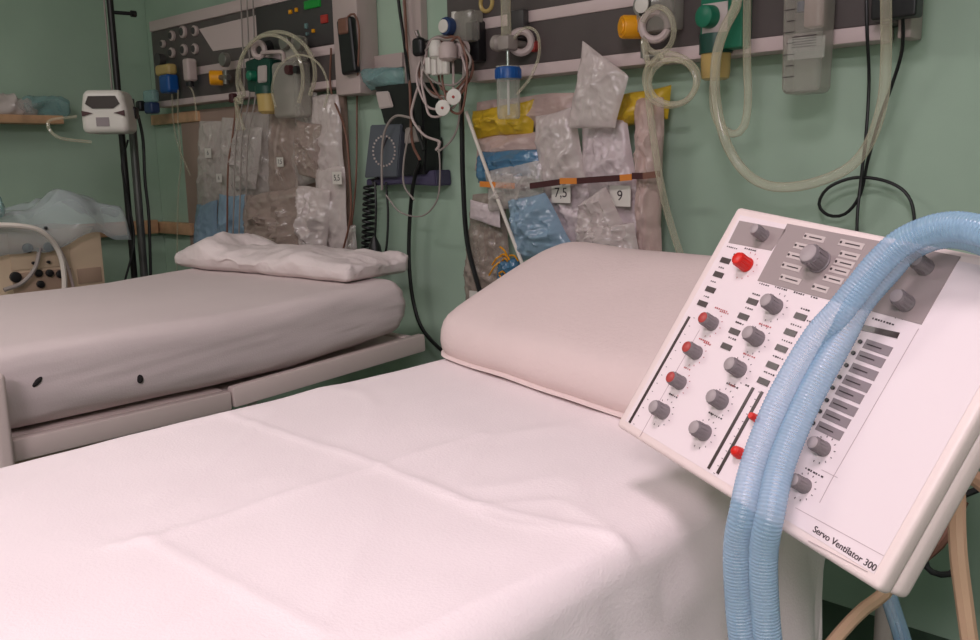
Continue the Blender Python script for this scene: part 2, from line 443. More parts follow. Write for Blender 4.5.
# knobs
def knob(x, y, r, h, m='knob', top='knobtop', dx=4.5, dy=1.5):
    c = pl(x + dx, y + dy); bm = B()
    lathe(bm, (c.x, c.y, .0008), (0, 0, 1), [(0, r * 1.05), (.002, r * 1.08), (.003, r), (h - .002, r * .92), (h, r * .84)], 24)
    for k in range(12):
        a = k * math.pi / 6; box(bm, (c.x + math.cos(a) * r * .95, c.y + math.sin(a) * r * .95, h * .5), (r * .1, r * .22, h * .8), Matrix.Rotation(a, 3, 'Z'))
    o = link_bm('knob', bm, m, panel)
    bm = B(); lathe(bm, (c.x, c.y, h), (0, 0, 1), [(0, r * .82), (.0012, r * .8), (.0016, r * .7)], 20)
    link_bm('knob_cap', bm, top, o)
    return o
GK = [(760, 235, .0085), (772, 306, .0105), (754, 338, .0105), (736, 369, .0105), (718, 401, .0105), (701, 432, .0105), (660, 411, .0105), (922, 267, .0095), (903, 303, .0095), (820, 448, .0085), (801, 485, .0085)]
for x, y, r in GK: knob(x, y, r * .86, .019)
knob(816, 261, .0125, .022)
o = knob(743, 264, .0088, .019, 'red', 'red'); o['label'] = 'bright red knob'
for x, y in ((709, 323), (693, 352), (677, 382)):
    o = knob(x, y, .0083, .019, 'knob', 'dullred'); o['label'] = 'grey knob with red cap'
for x, y in ((741, 454), (757, 419)):
    o = knob(x, y, .0060 if y == 454 else .004, .010, 'red', 'red', 0, 0); o['label'] = 'small red knob half under the hose'
# displays
for x, y in ((726, 261), (719, 275), (711, 290), (703, 304), (753, 302), (744, 317), (735, 332), (727, 347), (801, 317), (791, 333), (782, 349), (773, 366), (764, 382)):
    link_bm('display', rect(x, y, .0165, .0068, .0005, .0016), 'lcd', panel)
def linebar(x0, y0, x1, y1, w, m, name='bar_gauge', z1=.0016):
    a, b = pl(x0, y0), pl(x1, y1); d = b - a; an = math.atan2(d.y, d.x); c = (a + b) / 2
    return link_bm(name, box(B(), (c.x, c.y, (.0005 + z1) / 2), (d.length, w, z1 - .0005), Matrix.Rotation(an, 3, 'Z')), m, panel)
linebar(690, 317, 630, 423, .0038, 'lcd'); linebar(754, 388, 709, 469, .0038, 'lcd'); linebar(763, 392, 718, 474, .0038, 'lcd')
linebar(863, 328, 899, 336, .006, 'lcd', 'message_display')
for x, y in ((878, 348), (871, 359.5), (864, 372), (857, 384), (850, 395), (844, 407.6), (837, 419), (830, 431)):
    o = link_bm('label_plate', rect(x, y, .0315, .0098), 'greylab', panel)
    bm = B(); c = pl(x, y)
    box(bm, (c.x - .004, c.y, .0014), (.018, .0012, .0003)); 
    link_bm('print', bm, 'ink', o)
    bm = B(); cyl(bm, (c.x - .021, c.y, .0008), (c.x - .021, c.y, .0025), .0022, 10); link_bm('push_button', bm, 'blackp', panel)
# pale printed label plates around the big selector
for i, (x, y, w) in enumerate(((815, 238.5, .031), (804, 247.5, .027), (797, 257, .027), (792, 267.5, .029), (791, 280, .031), (852, 245, .033), (850, 256, .026), (845, 264, .026), (840, 271.5, .026), (834, 280, .026), (821, 289, .022))):
    c = pl(x, y); o = link_bm('label_plate', box(B(), (c.x, c.y, .0014), (w, .0074, .0006)), 'lightlab', panel)
    bm = B(); box(bm, (c.x + .002, c.y, .0018), (w * .6, .0014, .0003))
    cyl(bm, (c.x - w * .42, c.y, .0016), (c.x - w * .42, c.y, .0024), .0015, 8); link_bm('print', bm, 'ink', o)
# fine print: rows of tiny dashes and scale ticks (illegible in the photograph)
bm = B(); br = B()
def dashes(bmx, x, y, n, w=.0026, gap=.0008, h=.0019):
    c = pl(x, y); t = -(n * (w + gap)) / 2
    for i in range(n):
        ww = w * random.uniform(.5, 1); box(bmx, (c.x + t + ww / 2, c.y, .0009), (ww, h * random.uniform(.7, 1.1), .0003)); t += w + gap
for x, y, n in ((733, 248, 6), (751, 250, 6), (765, 285, 5), (782, 289, 6), (800, 294, 5), (815, 298, 3), (757, 295, 4), (750, 309, 4), (741, 324, 4), (733, 339, 4), (722, 268, 3), (714, 282, 3), (707, 297, 3),
                (806, 310, 4), (797, 326, 5), (788, 342, 5), (779, 358, 5), (770, 374, 5), (733, 386, 6), (716, 416, 7), (674, 396, 5), (748, 386, 2), (884, 322, 8), (815, 473, 7), (739, 323, 3), (811, 322, 3), (736, 255, 2)): dashes(bm, x, y, n)
for x, y, n in ((722, 310, 7), (725, 313, 5), (705, 341, 6), (708, 344, 4), (688, 369, 4), (766, 326, 6), (750, 356, 6), (733, 386, 3)): dashes(br, x, y, n)
def ticks(bmx, x, y, r, n=10, a0=-60, a1=200):
    c = pl(x, y)
    for i in range(n):
        a = math.radians(a0 + (a1 - a0) * i / (n - 1)); box(bmx, (c.x + math.cos(a) * r, c.y + math.sin(a) * r, .0009), (.0018, .0008, .0003), Matrix.Rotation(a, 3, 'Z'))
for x, y, r in GK: ticks(bm, x + 3, y + 2, r * 1.6, 9, -100, 130)
ticks(br, 746, 266, .017, 9, -100, 130)
for x, y in ((712, 325), (696, 354), (680, 384)): ticks(br, x, y, .0155, 6, -90, 60)
for (x0, y0, x1, y1, k) in ((694, 318, 634, 424, 14), (759, 392, 714, 473, 12)):
    for i in range(k):
        t = i / (k - 1); c = pl(x0 + (x1 - x0) * t, y0 + (y1 - y0) * t); box(bm, (c.x + .001, c.y, .0009), (.002, .0007, .0003))
bf = B(); box(bf, (pw / 2, ph / 2, .0), (pw - .018, ph - .018, .0012))
for i_, b_ in ((1, bm), (2, br)):
    n0 = len(bf.faces); m_ = bpy.data.meshes.new('t'); b_.to_mesh(m_); b_.free(); bf.from_mesh(m_); bf.faces.ensure_lookup_table()
    for f_ in bf.faces[n0:]: f_.material_index = i_
    bpy.data.meshes.remove(m_)
link_bm('face_plate', bf, ['face', 'ink', 'redink'], panel)
for a in ((919, 329, 832, 480), (832, 480, 820, 503), (796, 508, 884, 556), (700, 330, 640, 437), (822, 470, 838, 478), (809, 541, 868, 572)): linebar(*a, .0006, 'hair', 'border_line', .0009)
a = pl(817, 530); b = pl(874, 567); d = b - a
text_obj('lettering', 'Servo Ventilator 300', .0088, 'ink', panel, Matrix.Translation(V(((a.x + b.x) / 2, (a.y + b.y) / 2 - .0005, .001))) @ Matrix.Rotation(math.atan2(d.y, d.x), 4, 'Z') @ Matrix.Scale(1, 4), .0003)
# ventilator body off the right edge that carries the panel
vb = thing('ventilator_trolley', 'pale ventilator trolley mostly outside the right edge, behind the control panel', 'trolley', (.0, 1.3, 0))
link_bm('patient_unit', rbox((.02, 1.28, .90), (.54, .36, .25), .02, 6), 'shell', vb)
link_bm('column', cyl(B(), (.05, 1.3, .07), (.05, 1.3, .78), .035), 'grey', vb)
link_bm('base', box(B(), (.05, 1.3, .05), (.5, .45, .05), bev=.015), 'grey', vb)
ca = P0 + PM @ V((pw * .72, ph * .55, -.046)); 
link_bm('support_arm', tube(B(), [ca, ca - Nn * .06, V((-.1, 1.16, .97)), V((-.05, 1.25, .97))], .014, 12), 'grey', vb)

# ---------------------------------------------------------------- breathing hoses
def pw3(x, y, off): return P0 + PM @ pl(x, y, 0) + Nn * off
def onp(x, y, off):
    d = ray(x, y); t = (P0 + Nn * off - CAM).dot(Nn) / d.dot(Nn); return CAM + d * t
def hose(pts, X, tail, label, loc, more=[]):
    P = [onp(x, y, o) for x, y, o in pts]
    P = more + P
    last = P[-1]; P += [last + V((-.004, -.002, -.04)), last + V((-.001, .0, -.10)), last + V((.008, .002, -.18)), last + V((.014, .01, -.34))]
    S = spline(P, .0009)
    # corrugation by position along the hose
    bm = B(); rr = .0134
    tube(bm, S, rr, 14, smooth=False, rfun=lambda L: rr + .00042 * math.sin(2 * math.pi * L / .0034))
    o = link_bm('breathing_hose', bm, 'hose', None, sharp=80)
    tag(o, label, 'hose', 'corrugated breathing hoses'); return o
hose([(1090, 300, -.01), (1040, 256, .04), (985, 232, .055), (945, 227, .056), (906, 240, .056), (880, 262, .054), (860, 286, .052), (838, 313, .050), (816, 338, .046), (787, 386, .042), (769, 424, .040), (753, 468, .036), (743, 512, .034)], None, [],
     'corrugated blue hose, the left of two draped over the control panel', 0, [V((.03, 1.2, 1.03))])
hose([(1085, 320, -.02), (1035, 270, .02), (985, 241, .030), (945, 234, .030), (910, 247, .030), (886, 272, .030), (858, 305, .032), (843, 334, .033), (816, 384, .034), (797, 424, .034), (780, 468, .034), (770, 515, .034)], None, [],
     'corrugated blue hose, the right of two draped over the control panel', 0, [V((.0, 1.2, 1.02))])
def cable(name, pts, r, m, label, cat='cable', n=8, group=None, parent=None):
    o = link_bm(name, tube(B(), pts, r, n), m, parent)
    if parent is None: tag(o, label, cat, group)
    return o
pY = 1.15
cable('tube', [at(895, 570, pY), at(885, 593, pY), at(865, 608, pY - .02), at(845, 628, pY - .04), at(825, 655, pY - .06), at(815, 700, pY - .08)], .0085, 'tan', 'tan rubber tube below the bottom corner of the control panel', 'tube')
cable('tube', [V((-.22, 1.2, .77)), at(962, 470, 1.12), at(957, 500, 1.08), at(958, 550, 1.05), at(964, 600, 1.05), at(972, 660, 1.05)], .0095, 'tan', 'tan rubber tube hanging vertically at the lower right edge', 'tube')
cable('tube', [at(962, 500, 1.3), at(945, 535, 1.28), at(925, 555, 1.27), at(905, 568, 1.25), at(893, 590, 1.24)], .009, 'brown', 'brown tube curving back behind the lower right of the control panel', 'tube')
cable('cable', [V((-.24, 1.45, .78)), at(955, 500, 1.42), at(935, 540, 1.4), at(925, 560, 1.4), at(932, 572, 1.4), at(950, 574, 1.42), at(965, 560, 1.44)], .005, 'black', 'looped black cable behind the lower right of the control panel')
o = link_bm('breathing_hose', tube(B(), [at(870, 530, 1.5), at(880, 560, 1.5), at(890, 600, 1.5), at(905, 650, 1.48), at(915, 720, 1.45)], .014, 12), 'hose'); tag(o, 'shadowed blue hose hanging under the control panel corner', 'hose')

# ---------------------------------------------------------------- headwall units
FY = W - .08
def wb(name, x0, y0, x1, y1, d0, d1, m, parent=None, bev=0, ztop=None):
    """box on the wall: px corners measured on the plane at depth d1 in front of the wall; heights taken at the middle"""
    Y = W - d1; a = at(x0, (y0[0] + y0[1]) / 2 if isinstance(y0, tuple) else y0, Y)
    xa = at(x0, y0, Y).x; xb = at(x1, y1, Y).x
    za = at(x0, y0, Y).z; zb = at(x1, y1, Y).z
    if ztop is not None: za = ztop
    return link_bm(name, bb((xa, W - d0, za), (xb, Y, zb), bev), m, parent)
def hz(x, y, Y=FY): return at(x, y, Y)
h2 = thing('headwall_unit', 'long grey medical gas rail unit with pale strips on the wall above the near bed', 'wall unit', (-1.55, W, 1.5))
xl, xr = hz(447, 30).x, hz(898, 20).x
zb0, zb1 = hz(536, 75.6).z, hz(536, 63.7).z
zs0, zs1 = hz(555, 18.6).z, hz(555, 6.6).z
link_bm('body', bb((xl, W, zb1), (xr, FY, 2.15), .006), 'unit', h2)
link_bm('lower_strip', bb((hz(470, 78).x, W, zb0), (hz(882, 36).x, FY - .006, zb1), .003), 'strip', h2)
link_bm('upper_strip', bb((hz(477, 20).x, FY + .01, zs0), (hz(645, 0).x, FY - .005, zs1), .003), 'strip', h2)
for px, py in ((487, 3), (545, -12)):
    c = hz(px, py); link_bm('outlet_ring', torus(B(), (c.x, FY - .002, c.z), (0, 1, 0), .026, .007, 24, 8), 'amber', h2)
link_bm('end_cap', bb((xr, W, zb0), (xr + .03, FY, 2.15), .004), 'trunk', h2)
h1 = thing('headwall_unit', 'long grey medical gas unit with round gauges on the wall above the far bed', 'wall unit', (-3.5, W, 1.5))
x0, x1 = hz(153, 60).x, hz(338, 50).x
z0, z1 = hz(250, 98).z, hz(250, 92).z
ztop = hz(230, 7).z; ztb = hz(230, 14).z
zl0, zl1 = hz(155, 108).z, hz(155, 102).z
zm0, zm1 = hz(270, 64).z, hz(270, 55).z
link_bm('body', bb((x0, W, zl1), (x1, FY, ztb), .005), 'unit', h1)
link_bm('top_strip', bb((x0, W, ztb), (x1, FY - .006, ztop + .02), .003), 'strip', h1)
link_bm('lower_strip', bb((x0, W, zl0), (x1, FY - .006, zl1), .003), 'strip', h1)
link_bm('middle_strip', bb((hz(195, 66).x, FY + .01, zm0), (x1, FY - .005, zm1), .003), 'strip', h1)
link_bm('end_box', bb((x1, W, hz(350, 95).z), (hz(363, 60).x, FY - .02, 2.15), .006), 'trunk', h1)
link_bm('control_section', bb((hz(258, 30).x, FY + .01, zm1 + .005), (hz(334, 10).x, FY - .008, ztb - .002), .003), 'unitd', h1)
# pale trapezoid
Y = FY - .003; tp = [at(199, 29, Y), at(257, 15, Y), at(257, 45, Y), at(213, 51, Y)]
bm = B(); a = [bm.verts.new((p.x, Y, p.z)) for p in tp]; b = [bm.verts.new((p.x, FY + .004, p.z)) for p in tp]
bm.faces.new(a); bm.faces.new(b[::-1])
for i in range(4): bm.faces.new((a[i], a[(i + 1) % 4], b[(i + 1) % 4], b[i]))
bmesh.ops.recalc_face_normals(bm, faces=bm.faces[:]); link_bm('pale_panel', bm, 'strip', h1)
for px, py, r in ((164, 44, .018), (173, 36, .024), (184, 32, .028), (196, 31, .024), (173, 53, .024), (185, 50, .026), (196, 49, .024)):
    c = hz(px, py); bm = B(); lathe(bm, (c.x, FY + .001, c.z), (0, -1, 0), [(0, r), (.012, r), (.016, r * .8)], 20)
    g = link_bm('gauge', bm, 'trunk', h1)
    bm = B(); lathe(bm, (c.x, FY - .0155, c.z), (0, -1, 0), [(0, r * .66), (.002, r * .64)], 18); link_bm('dial', bm, 'unitd', g)
for px, py, w, h, m, nm in ((313, 4, .10, .030, 'led_g', 'green_display'), (325, 19, .04, .03, 'led_r', 'red_button'), (291, 12, .018, .016, 'yellow', 'indicator'), (297, 10, .014, .016, 'yellow', 'indicator'), (307, 26, .016, .02, 'teal', 'indicator'), (314, 31, .014, .014, 'yellow', 'indicator'), (308, 34, .014, .012, 'teal', 'indicator')):
    c = hz(px, py, FY - .008); link_bm(nm, box(B(), (c.x, FY - .011, c.z), (w, .010, h), bev=.002), m, h1)
# black handset on end box
hs = thing('handset', 'black call handset hanging on the pale end box beside the far bed unit', 'handset', at(346, 48, FY - .04))
Y = FY - .045; a = at(344, 18, Y); b = at(350, 74, Y)
link_bm('body', rbox(((a.x + b.x) / 2, FY - .038, (a.z + b.z) / 2), (.085, .032, a.z - b.z), .012, 8, None, Matrix.Rotation(math.radians(-5), 3, 'Y')), 'blackp', hs)
link_bm('grey_cap', rbox(((a.x + b.x) / 2 - .006, FY - .045, a.z - .03), (.06, .03, .06), .01, 6), 'brown', hs)
link_bm('cord', tube(B(), [at(348, 17, Y), at(354, 14, Y), at(359, 30, Y), at(358, 70, FY - .03), at(357, 100, W - .03), at(356, 180, W - .1), at(350, 235, W - .1), at(345, 264, W - .1)], .004, 6), 'brown', hs)

# ---------------------------------------------------------------- bags and packs
def rg2(p, s, seed): return (1 - abs(nz(p, s, seed)) * 1.8) ** 3 if abs(nz(p, s, seed)) < .55 else 0
def film(name, quad_px, Y, puff, m, label, seed=0, nu=26, nv=44, cre=.014, group=None, cat='bag', pinch=.25, parent=None):
    """a closed, puffed, creased pouch hanging in the plane Y; quad_px = TL, TR, BR, BL"""
    c = [at(x, y, Y) for x, y in quad_px]; bm = B()
    def base(u, v):
        top = c[0].lerp(c[1], u); bot = c[3].lerp(c[2], u); return top.lerp(bot, v)
    def side(sg):
        def fn(u, v):
            p = base(u, v); e = (max(0, 4 * u * (1 - u)) ** .5) * (max(0, 4 * v * (1 - v)) ** .4)
            w = puff * e * (.55 if sg > 0 else .45) + cre * e * (1.1 * rg2((p.x, 0, p.z), 9, seed) + .9 * rg2((p.x * 2.2, 0, p.z * .9), 14, seed + 2) + .45 * rg2((p.x * 1.4, .5, p.z), 34, seed + 4)) * (1 if sg > 0 else .2)
            ex = .012 * nz((p.x, 0, p.z), 7, seed + 5) * (1 if 0 < u < 1 else 1)
            return V((p.x + ex, Y - (w if sg > 0 else -max(0, puff * e * .1)), p.z + .010 * nz((p.x, 1, p.z), 8, seed + 9)))
        return fn
    grid(bm, side(1), nu, nv); grid(bm, side(-1), nu, nv)
    bmesh.ops.remove_doubles(bm, verts=bm.verts[:], dist=.0004)
    bmesh.ops.recalc_face_normals(bm, faces=bm.faces[:])
    o = link_bm(name, bm, m, parent, sharp=75)
    if parent is None: tag(o, label, cat, group)
    return o
def pouch(name, quad_px, Y, puff, m, label, seed, content=None, cm='tubew', text=None, tpx=None, tsize=.035, group=None, cat='pouch', cr=.006, **k):
    L = at(sum(q[0] for q in quad_px) / 4, sum(q[1] for q in quad_px) / 4, Y)
    t = thing(name, label, cat, L, group)
    film('pouch_film', quad_px, Y, puff, m, '', seed, parent=t, **k)
    if content:
        link_bm('packed_tube', tube(B(), [at(x, y, Y - puff * .12) for x, y in content], cr, 8), cm, t)
    if text:
        p = at(tpx[0], tpx[1], Y - puff - .012)
        lb = link_bm('size_label', box(B(), p, (tsize * 1.75, .0015, tsize * 1.45)), 'white', t)
        q = text_obj('lettering', text, tsize, 'ink', lb, wall_mtx(p + V((0, -.0012, 0))), .0003)
    return t
# --- board behind the far bed
bd = link_bm('storage_board', bb((at(190, 200, W).x, W, at(250, 290, W).z), (at(352, 200, W).x, W - .018, at(250, 105, W).z), .003), 'board')
tag(bd, 'brown pink backing board hung with clear pouches behind the far bed', 'board')
G1 = 'pouches hung over the far bed'
YB = W - .075
pouch('tube_pouch', [(200, 121), (222, 121), (226, 195), (197, 215)], YB, .03, 'bag', 'milky tube pouch at the upper left corner of the far board', 1, [(212, 128), (205, 170), (210, 205)], group=G1, text='6', tpx=(208, 153), tsize=.03)
pouch('tube_pouch', [(222, 117), (243, 118), (246, 200), (222, 205)], YB - .01, .03, 'bag', 'narrow clear tube pouch second along the top of the far board', 2, [(232, 125), (228, 160), (238, 198)], group=G1, text='6', tpx=(219, 178), tsize=.026)
pouch('tube_pouch', [(243, 112), (270, 112), (274, 190), (246, 205)], YB, .04, 'bag', 'clear tube pouch with a white curved tube, third along the far board', 3, [(250, 120), (262, 150), (252, 195)], group=G1)
pouch('tube_pouch', [(268, 106), (296, 118), (300, 200), (270, 205)], YB - .02, .03, 'bagbr', 'brownish clear tube pouch under the amber jar over the far bed', 4, [(280, 120), (275, 160), (288, 195)], group=G1, text='7,5', tpx=(280, 162), tsize=.026)
pouch('tube_pouch', [(290, 95), (316, 92), (322, 180), (296, 190)], YB, .04, 'bag', 'clear tube pouch hanging below the strip, fourth from the right', 5, [(300, 105), (312, 140), (304, 180)], group=G1)
pouch('tube_pouch', [(312, 98), (338, 94), (345, 185), (318, 192)], YB - .03, .04, 'bagp', 'pale pouch at the upper right corner of the far board', 6, [(322, 110), (336, 150), (326, 185)], group=G1)
pouch('paper_pouch', [(316, 168), (344, 165), (348, 255), (322, 262)], YB - .055, .03, 'bagp', 'milky pouch with a 5,5 size tag at the right of the far board', 7, None, group=G1, text='5,5', tpx=(337, 178), tsize=.032)
pouch('tube_pouch', [(196, 205), (218, 200), (216, 285), (192, 285)], YB - .01, .03, 'bagb', 'blue tinted pouch at the lower left corner of the far board', 8, [(205, 215), (203, 250), (206, 280)], 'dblue', group=G1)
pouch('tube_pouch', [(220, 195), (246, 195), (248, 270), (218, 275)], YB - .03, .03, 'bagb', 'blue grey pouch second from the left in the lower row of the far board', 9, [(228, 205), (236, 240), (230, 265)], 'dblue', group=G1)
pouch('film_bag', [(244, 196), (300, 186), (326, 268), (252, 276)], YB - .07, .07, 'bagbr', 'large crumpled clear bag hanging low in the middle of the far board', 10, [(255, 202), (285, 197), (300, 195)], 'tubew', group=G1, cre=.03)
pouch('film_bag', [(298, 185), (330, 190), (326, 262), (305, 272)], YB - .09, .05, 'bagp', 'creased milky bag folded over between the big low bag and the right tag', 11, None, group=G1, cre=.03)
film('film_bag', [(330, 235), (356, 225), (358, 285), (332, 285)], YB - .03, .04, 'bag', 'small clear bag at the lower right corner of the far board', 12, group=G1)
film('film_bag', [(228, 130), (262, 128), (256, 190), (234, 190)], YB - .05, .04, 'bag', 'loose clear bag over the upper left pouches of the far board', 13, group=G1, cre=.02)
film('film_bag', [(296, 120), (322, 125), (318, 180), (300, 175)], YB - .06, .04, 'bagbr', 'loose clear bag over the upper middle pouches of the far board', 14, group=G1, cre=.02)
# --- group behind the near bed
G2 = 'packs hung behind the near bed'
Y2 = W - .05
film('yellow_bag', [(473, 112), (535, 98), (532, 135), (478, 140)], Y2, .05, 'bagy', 'yellow plastic bag folded behind the packs, left under the blue capped bottle', 21, group=G2, cre=.02)
film('yellow_bag', [(615, 95), (672, 86), (668, 118), (612, 128)], Y2, .05, 'bagy', 'yellow plastic bag folded behind the packs, right under the coiled tubing', 22, group=G2, cre=.02)
film('pink_bag', [(478, 102), (575, 92), (575, 128), (476, 132)], Y2 + .02, .03, 'bagpink', 'pinkish bag hung along the top, behind the yellow bags', 23, group=G2)
film('pink_bag', [(478, 138), (540, 132), (545, 172), (475, 172)], Y2, .04, 'bagpink', 'pinkish film bag behind the deep blue pack', 24, group=G2)
film('blue_pack', [(482, 152), (540, 148), (546, 178), (478, 184)], Y2 - .04, .05, 'bagdb', 'deep blue pack above the orange band at left', 25, group=G2, cre=.02, cat='pack')
film('grey_bag', [(472, 195), (505, 190), (512, 290), (465, 305)], Y2 - .0, .04, 'bagbr', 'grey translucent bag hanging lowest at left of the near packs', 26, group=G2, cre=.02)
film('paper_strip', [(470, 201), (500, 206), (502, 226), (470, 219)], Y2 - .06, .01, 'bagw', 'pale folded paper strip left of the white rod', 27, group=G2, cre=.005, cat='packet')
pouch('tube_pouch', [(534, 116), (572, 108), (586, 180), (545, 200)], Y2 - .05, .05, 'bagp', 'lilac white speckled pouch below the diamond shaped pouch, left side', 28, [(545, 125), (560, 150), (574, 178)], 'greyw', group=G2)
pouch('tube_pouch', [(545, 180), (590, 175), (592, 235), (556, 262)], Y2 - .02, .04, 'bagw', 'pale pouch carrying the 7,5 size tag', 29, [(560, 195), (575, 225), (572, 255)], group=G2, text='7,5', tpx=(561, 193), tsize=.042)
pouch('tube_pouch', [(580, 125), (628, 118), (640, 200), (590, 205)], Y2 - .03, .05, 'bagw', 'wide pale pouch with a dark spot above the dark band', 30, [(590, 135), (612, 150), (608, 195)], group=G2)
pouch('tube_pouch', [(592, 180), (640, 178), (648, 262), (598, 262)], Y2 - .02, .04, 'bagw', 'pale pouch carrying the 9 size tag', 31, [(605, 195), (628, 215), (630, 250)], group=G2, text='9', tpx=(620, 196), tsize=.042)
pouch('tube_pouch', [(636, 100), (664, 98), (662, 258), (640, 258)], Y2 - .03, .05, 'bagpink', 'long narrow pinkish pouch at the right end of the near packs', 32, [(645, 110), (650, 180), (648, 250)], 'tubew', group=G2, cre=.02)
film('blue_pack', [(508, 200), (545, 192), (575, 250), (522, 262)], Y2 - .09, .05, 'bagb', 'pale blue folded pack below the orange and dark band', 33, group=G2, cre=.025, cat='pack')
film('clear_bag', [(484, 170), (540, 160), (545, 205), (490, 210)], Y2 - .075, .04, 'bag', 'clear film bag over the orange band at left', 34, group=G2, cre=.02)
film('diamond_pouch', [(583, 40), (627, 77), (614, 130), (571, 127)], Y2 - .10, .03, 'bagp', 'diamond shaped translucent white pouch sticking up over the grey rail unit', 35, group=G2, cre=.012, cat='pouch')
film('white_bag', [(585, 205), (605, 186), (628, 235), (575, 250)], Y2 - .085, .04, 'bagp', 'crumpled whitish bag in the middle above the pillow', 37, group=G2, cre=.03)
film('white_bag', [(590, 225), (636, 222), (640, 262), (580, 256)], Y2 - .09, .04, 'bagp', 'crumpled whitish bag just behind the pillow top', 38, group=G2, cre=.03)
# dark spots and small blue caps
sp = at(604, 161, Y2 - .09); 
# horizontal band with coloured tape pieces
bt = thing('taped_band', 'dark red and orange taped band strung across the near packs', 'band', at(570, 181, Y2 - .10))
segs = [(480, 184, 515, 186, 'orange'), (515, 186, 525, 188, 'maroon'), (530, 186, 560, 182, 'maroon'), (560, 181, 577, 181, 'orange'), (577, 181, 590, 180, 'maroon'), (590, 180, 620, 178, 'maroon'), (620, 178, 632, 177, 'orange'), (632, 176, 643, 176, 'maroon'), (643, 176, 660, 174, 'brown')]
for x0_, y0_, x1_, y1_, m in segs:
    a = at(x0_, y0_, Y2 - .105); b = at(x1_, y1_, Y2 - .105)
    link_bm('tape', box(B(), (a + b) / 2, ((b - a).length, .003, .018), Matrix.Rotation(-math.atan2(b.z - a.z, b.x - a.x), 3, 'Y')), m, bt)
a = at(480, 296, Y2 - .05); lb = link_bm('paper_label', box(B(), a, (.10, .003, .03)), 'white'); tag(lb, 'small white label on the bag behind the black cable', 'label')
for i in range(1):
    bm = B()
    for k in range(10):
        c0 = at(505 + random.uniform(-7, 7), 264 + random.uniform(-10, 12), Y2 - .07); c1 = c0 + V((random.uniform(-.05, .05), random.uniform(-.01, .01), random.uniform(-.05, .05)))
        tube(bm, [c0, (c0 + c1) / 2 + V((.01, -.01, .01)), c1], .003, 6)
    o = link_bm('yellow_straps', bm, 'yellow'); tag(o, 'tangle of thin yellow straps beside the pillow corner', 'strap')
film('blue_pack', [(500, 262), (520, 258), (522, 275), (497, 285)], Y2 - .05, .03, 'bagdb', 'small dark blue packet under the yellow strap tangle', 40, group=G2, cat='pack')

# ---------------------------------------------------------------- devices on the near headwall unit
def disc(bm, c, r, t, d=(0, -1, 0), n=24): return lathe(bm, c, d, [(0, r), (t * .8, r), (t, r * .9)], n)
def mpx(n, p): return n * dep(p) / F
# humidifier bottle with blue cap
Yh = W - .16
c = at(508, 67, Yh); r = mpx(13, c)
hb = thing('humidifier_bottle', 'clear oxygen humidifier bottle with a bright blue cap on the near rail unit', 'bottle', c)
lathe_b = B(); lathe(lathe_b, (c.x, c.y, at(508, 119, Yh).z), (0, 0, 1), [(0, r * .78), (.006, r * .88), (.02, r * .9), (.16, r * .92), (c.z - at(508, 119, Yh).z - .01, r * .9)], 24)
link_bm('bottle', lathe_b, 'clear', hb)
lathe_b = B(); lathe(lathe_b, (c.x, c.y, at(508, 79, Yh).z), (0, 0, 1), [(0, r), (.03, r * 1.0), (.036, r * .9)], 28)
for k in range(20):
    a = k * math.pi / 10; box(lathe_b, (c.x + math.cos(a) * r, c.y + math.sin(a) * r, at(508, 79, Yh).z + .015), (.003, .004, .026), Matrix.Rotation(a, 3, 'Z'))
link_bm('cap', lathe_b, 'blue', hb)
link_bm('stem', cyl(B(), (c.x, c.y, at(508, 68, Yh).z), (c.x, c.y, at(508, 50, Yh).z), .006), 'chrome', hb)
link_bm('dip_tube', cyl(B(), (c.x, c.y, at(508, 115, Yh).z), (c.x, c.y, at(508, 80, Yh).z), .004), 'white', hb)
kz = at(508, 43, Yh).z
bm = B(); cyl(bm, (c.x, Yh, kz), (c.x, W - .07, kz), .012); box(bm, (c.x, Yh, kz), (.05, .05, .045), bev=.01)
link_bm('valve_body', bm, 'greyw', hb)
bm = B(); lathe(bm, at(502, 44, Yh), at(490, 42, Yh) - at(502, 44, Yh), [(0, .018), (.01, .026), (.03, .024), (.036, .016)], 20); link_bm('knob', bm, 'greyw', hb)
link_bm('flow_tube', cyl(B(), (c.x - .005, Yh, kz + .02), (c.x - .005, Yh, 1.98), .016), 'cleart', hb)
a = at(521, 42, W - .12); bm = B(); torus(bm, a, (.6, -.8, 0), .032, .012, 24, 8); link_bm('coupling_ring', bm, 'trunk', hb)
a = at(531, 46, W - .1); link_bm('plug', cyl(B(), a, a + V((0, .03, 0)), .018), 'dullred', hb)
link_bm('outlet_hose', tube(B(), [at(512, 40, Yh), at(525, 28, Yh), at(537, 33, Yh), at(539, 55, Yh), at(530, 78, Yh), at(517, 94, Yh)], .0045, 8), 'cleart', hb)
a = at(518, 25, W - .1); link_bm('bracket', box(B(), a, (.07, .03, .09), bev=.008), 'unitd', hb)
# regulator at left end
Yr = W - .14; c = at(452, 27, Yr)
rg = thing('vacuum_regulator', 'vacuum regulator with white dial at the left end of the near rail unit', 'regulator', c)
bm = B(); disc(bm, c, mpx(9, c), .035); link_bm('gauge', bm, 'dblue', rg)
bm = B(); disc(bm, c + V((-.004, -.035, 0)), mpx(6.5, c), .004); link_bm('dial', bm, 'white', rg)
link_bm('body', box(B(), at(468, 27, W - .12), (.09, .06, .10), bev=.01), 'clearg', rg)
link_bm('stem', cyl(B(), at(455, 12, Yr), at(455, 20, Yr), .012), 'white', rg)
a = at(466, 50, Yr); bm = B(); lathe(bm, a, (-.3, -.9, 0), [(0, .028), (.03, .028), (.036, .02)], 20); link_bm('knob', bm, 'trunk', rg)
a = at(477, 50, W - .1); link_bm('red_plug', cyl(B(), a, a + V((0, .03, 0)), .02), 'maroon', rg); link_bm('black_body', box(B(), at(476, 42, W - .1), (.06, .04, .13), bev=.008), 'blackp', rg)
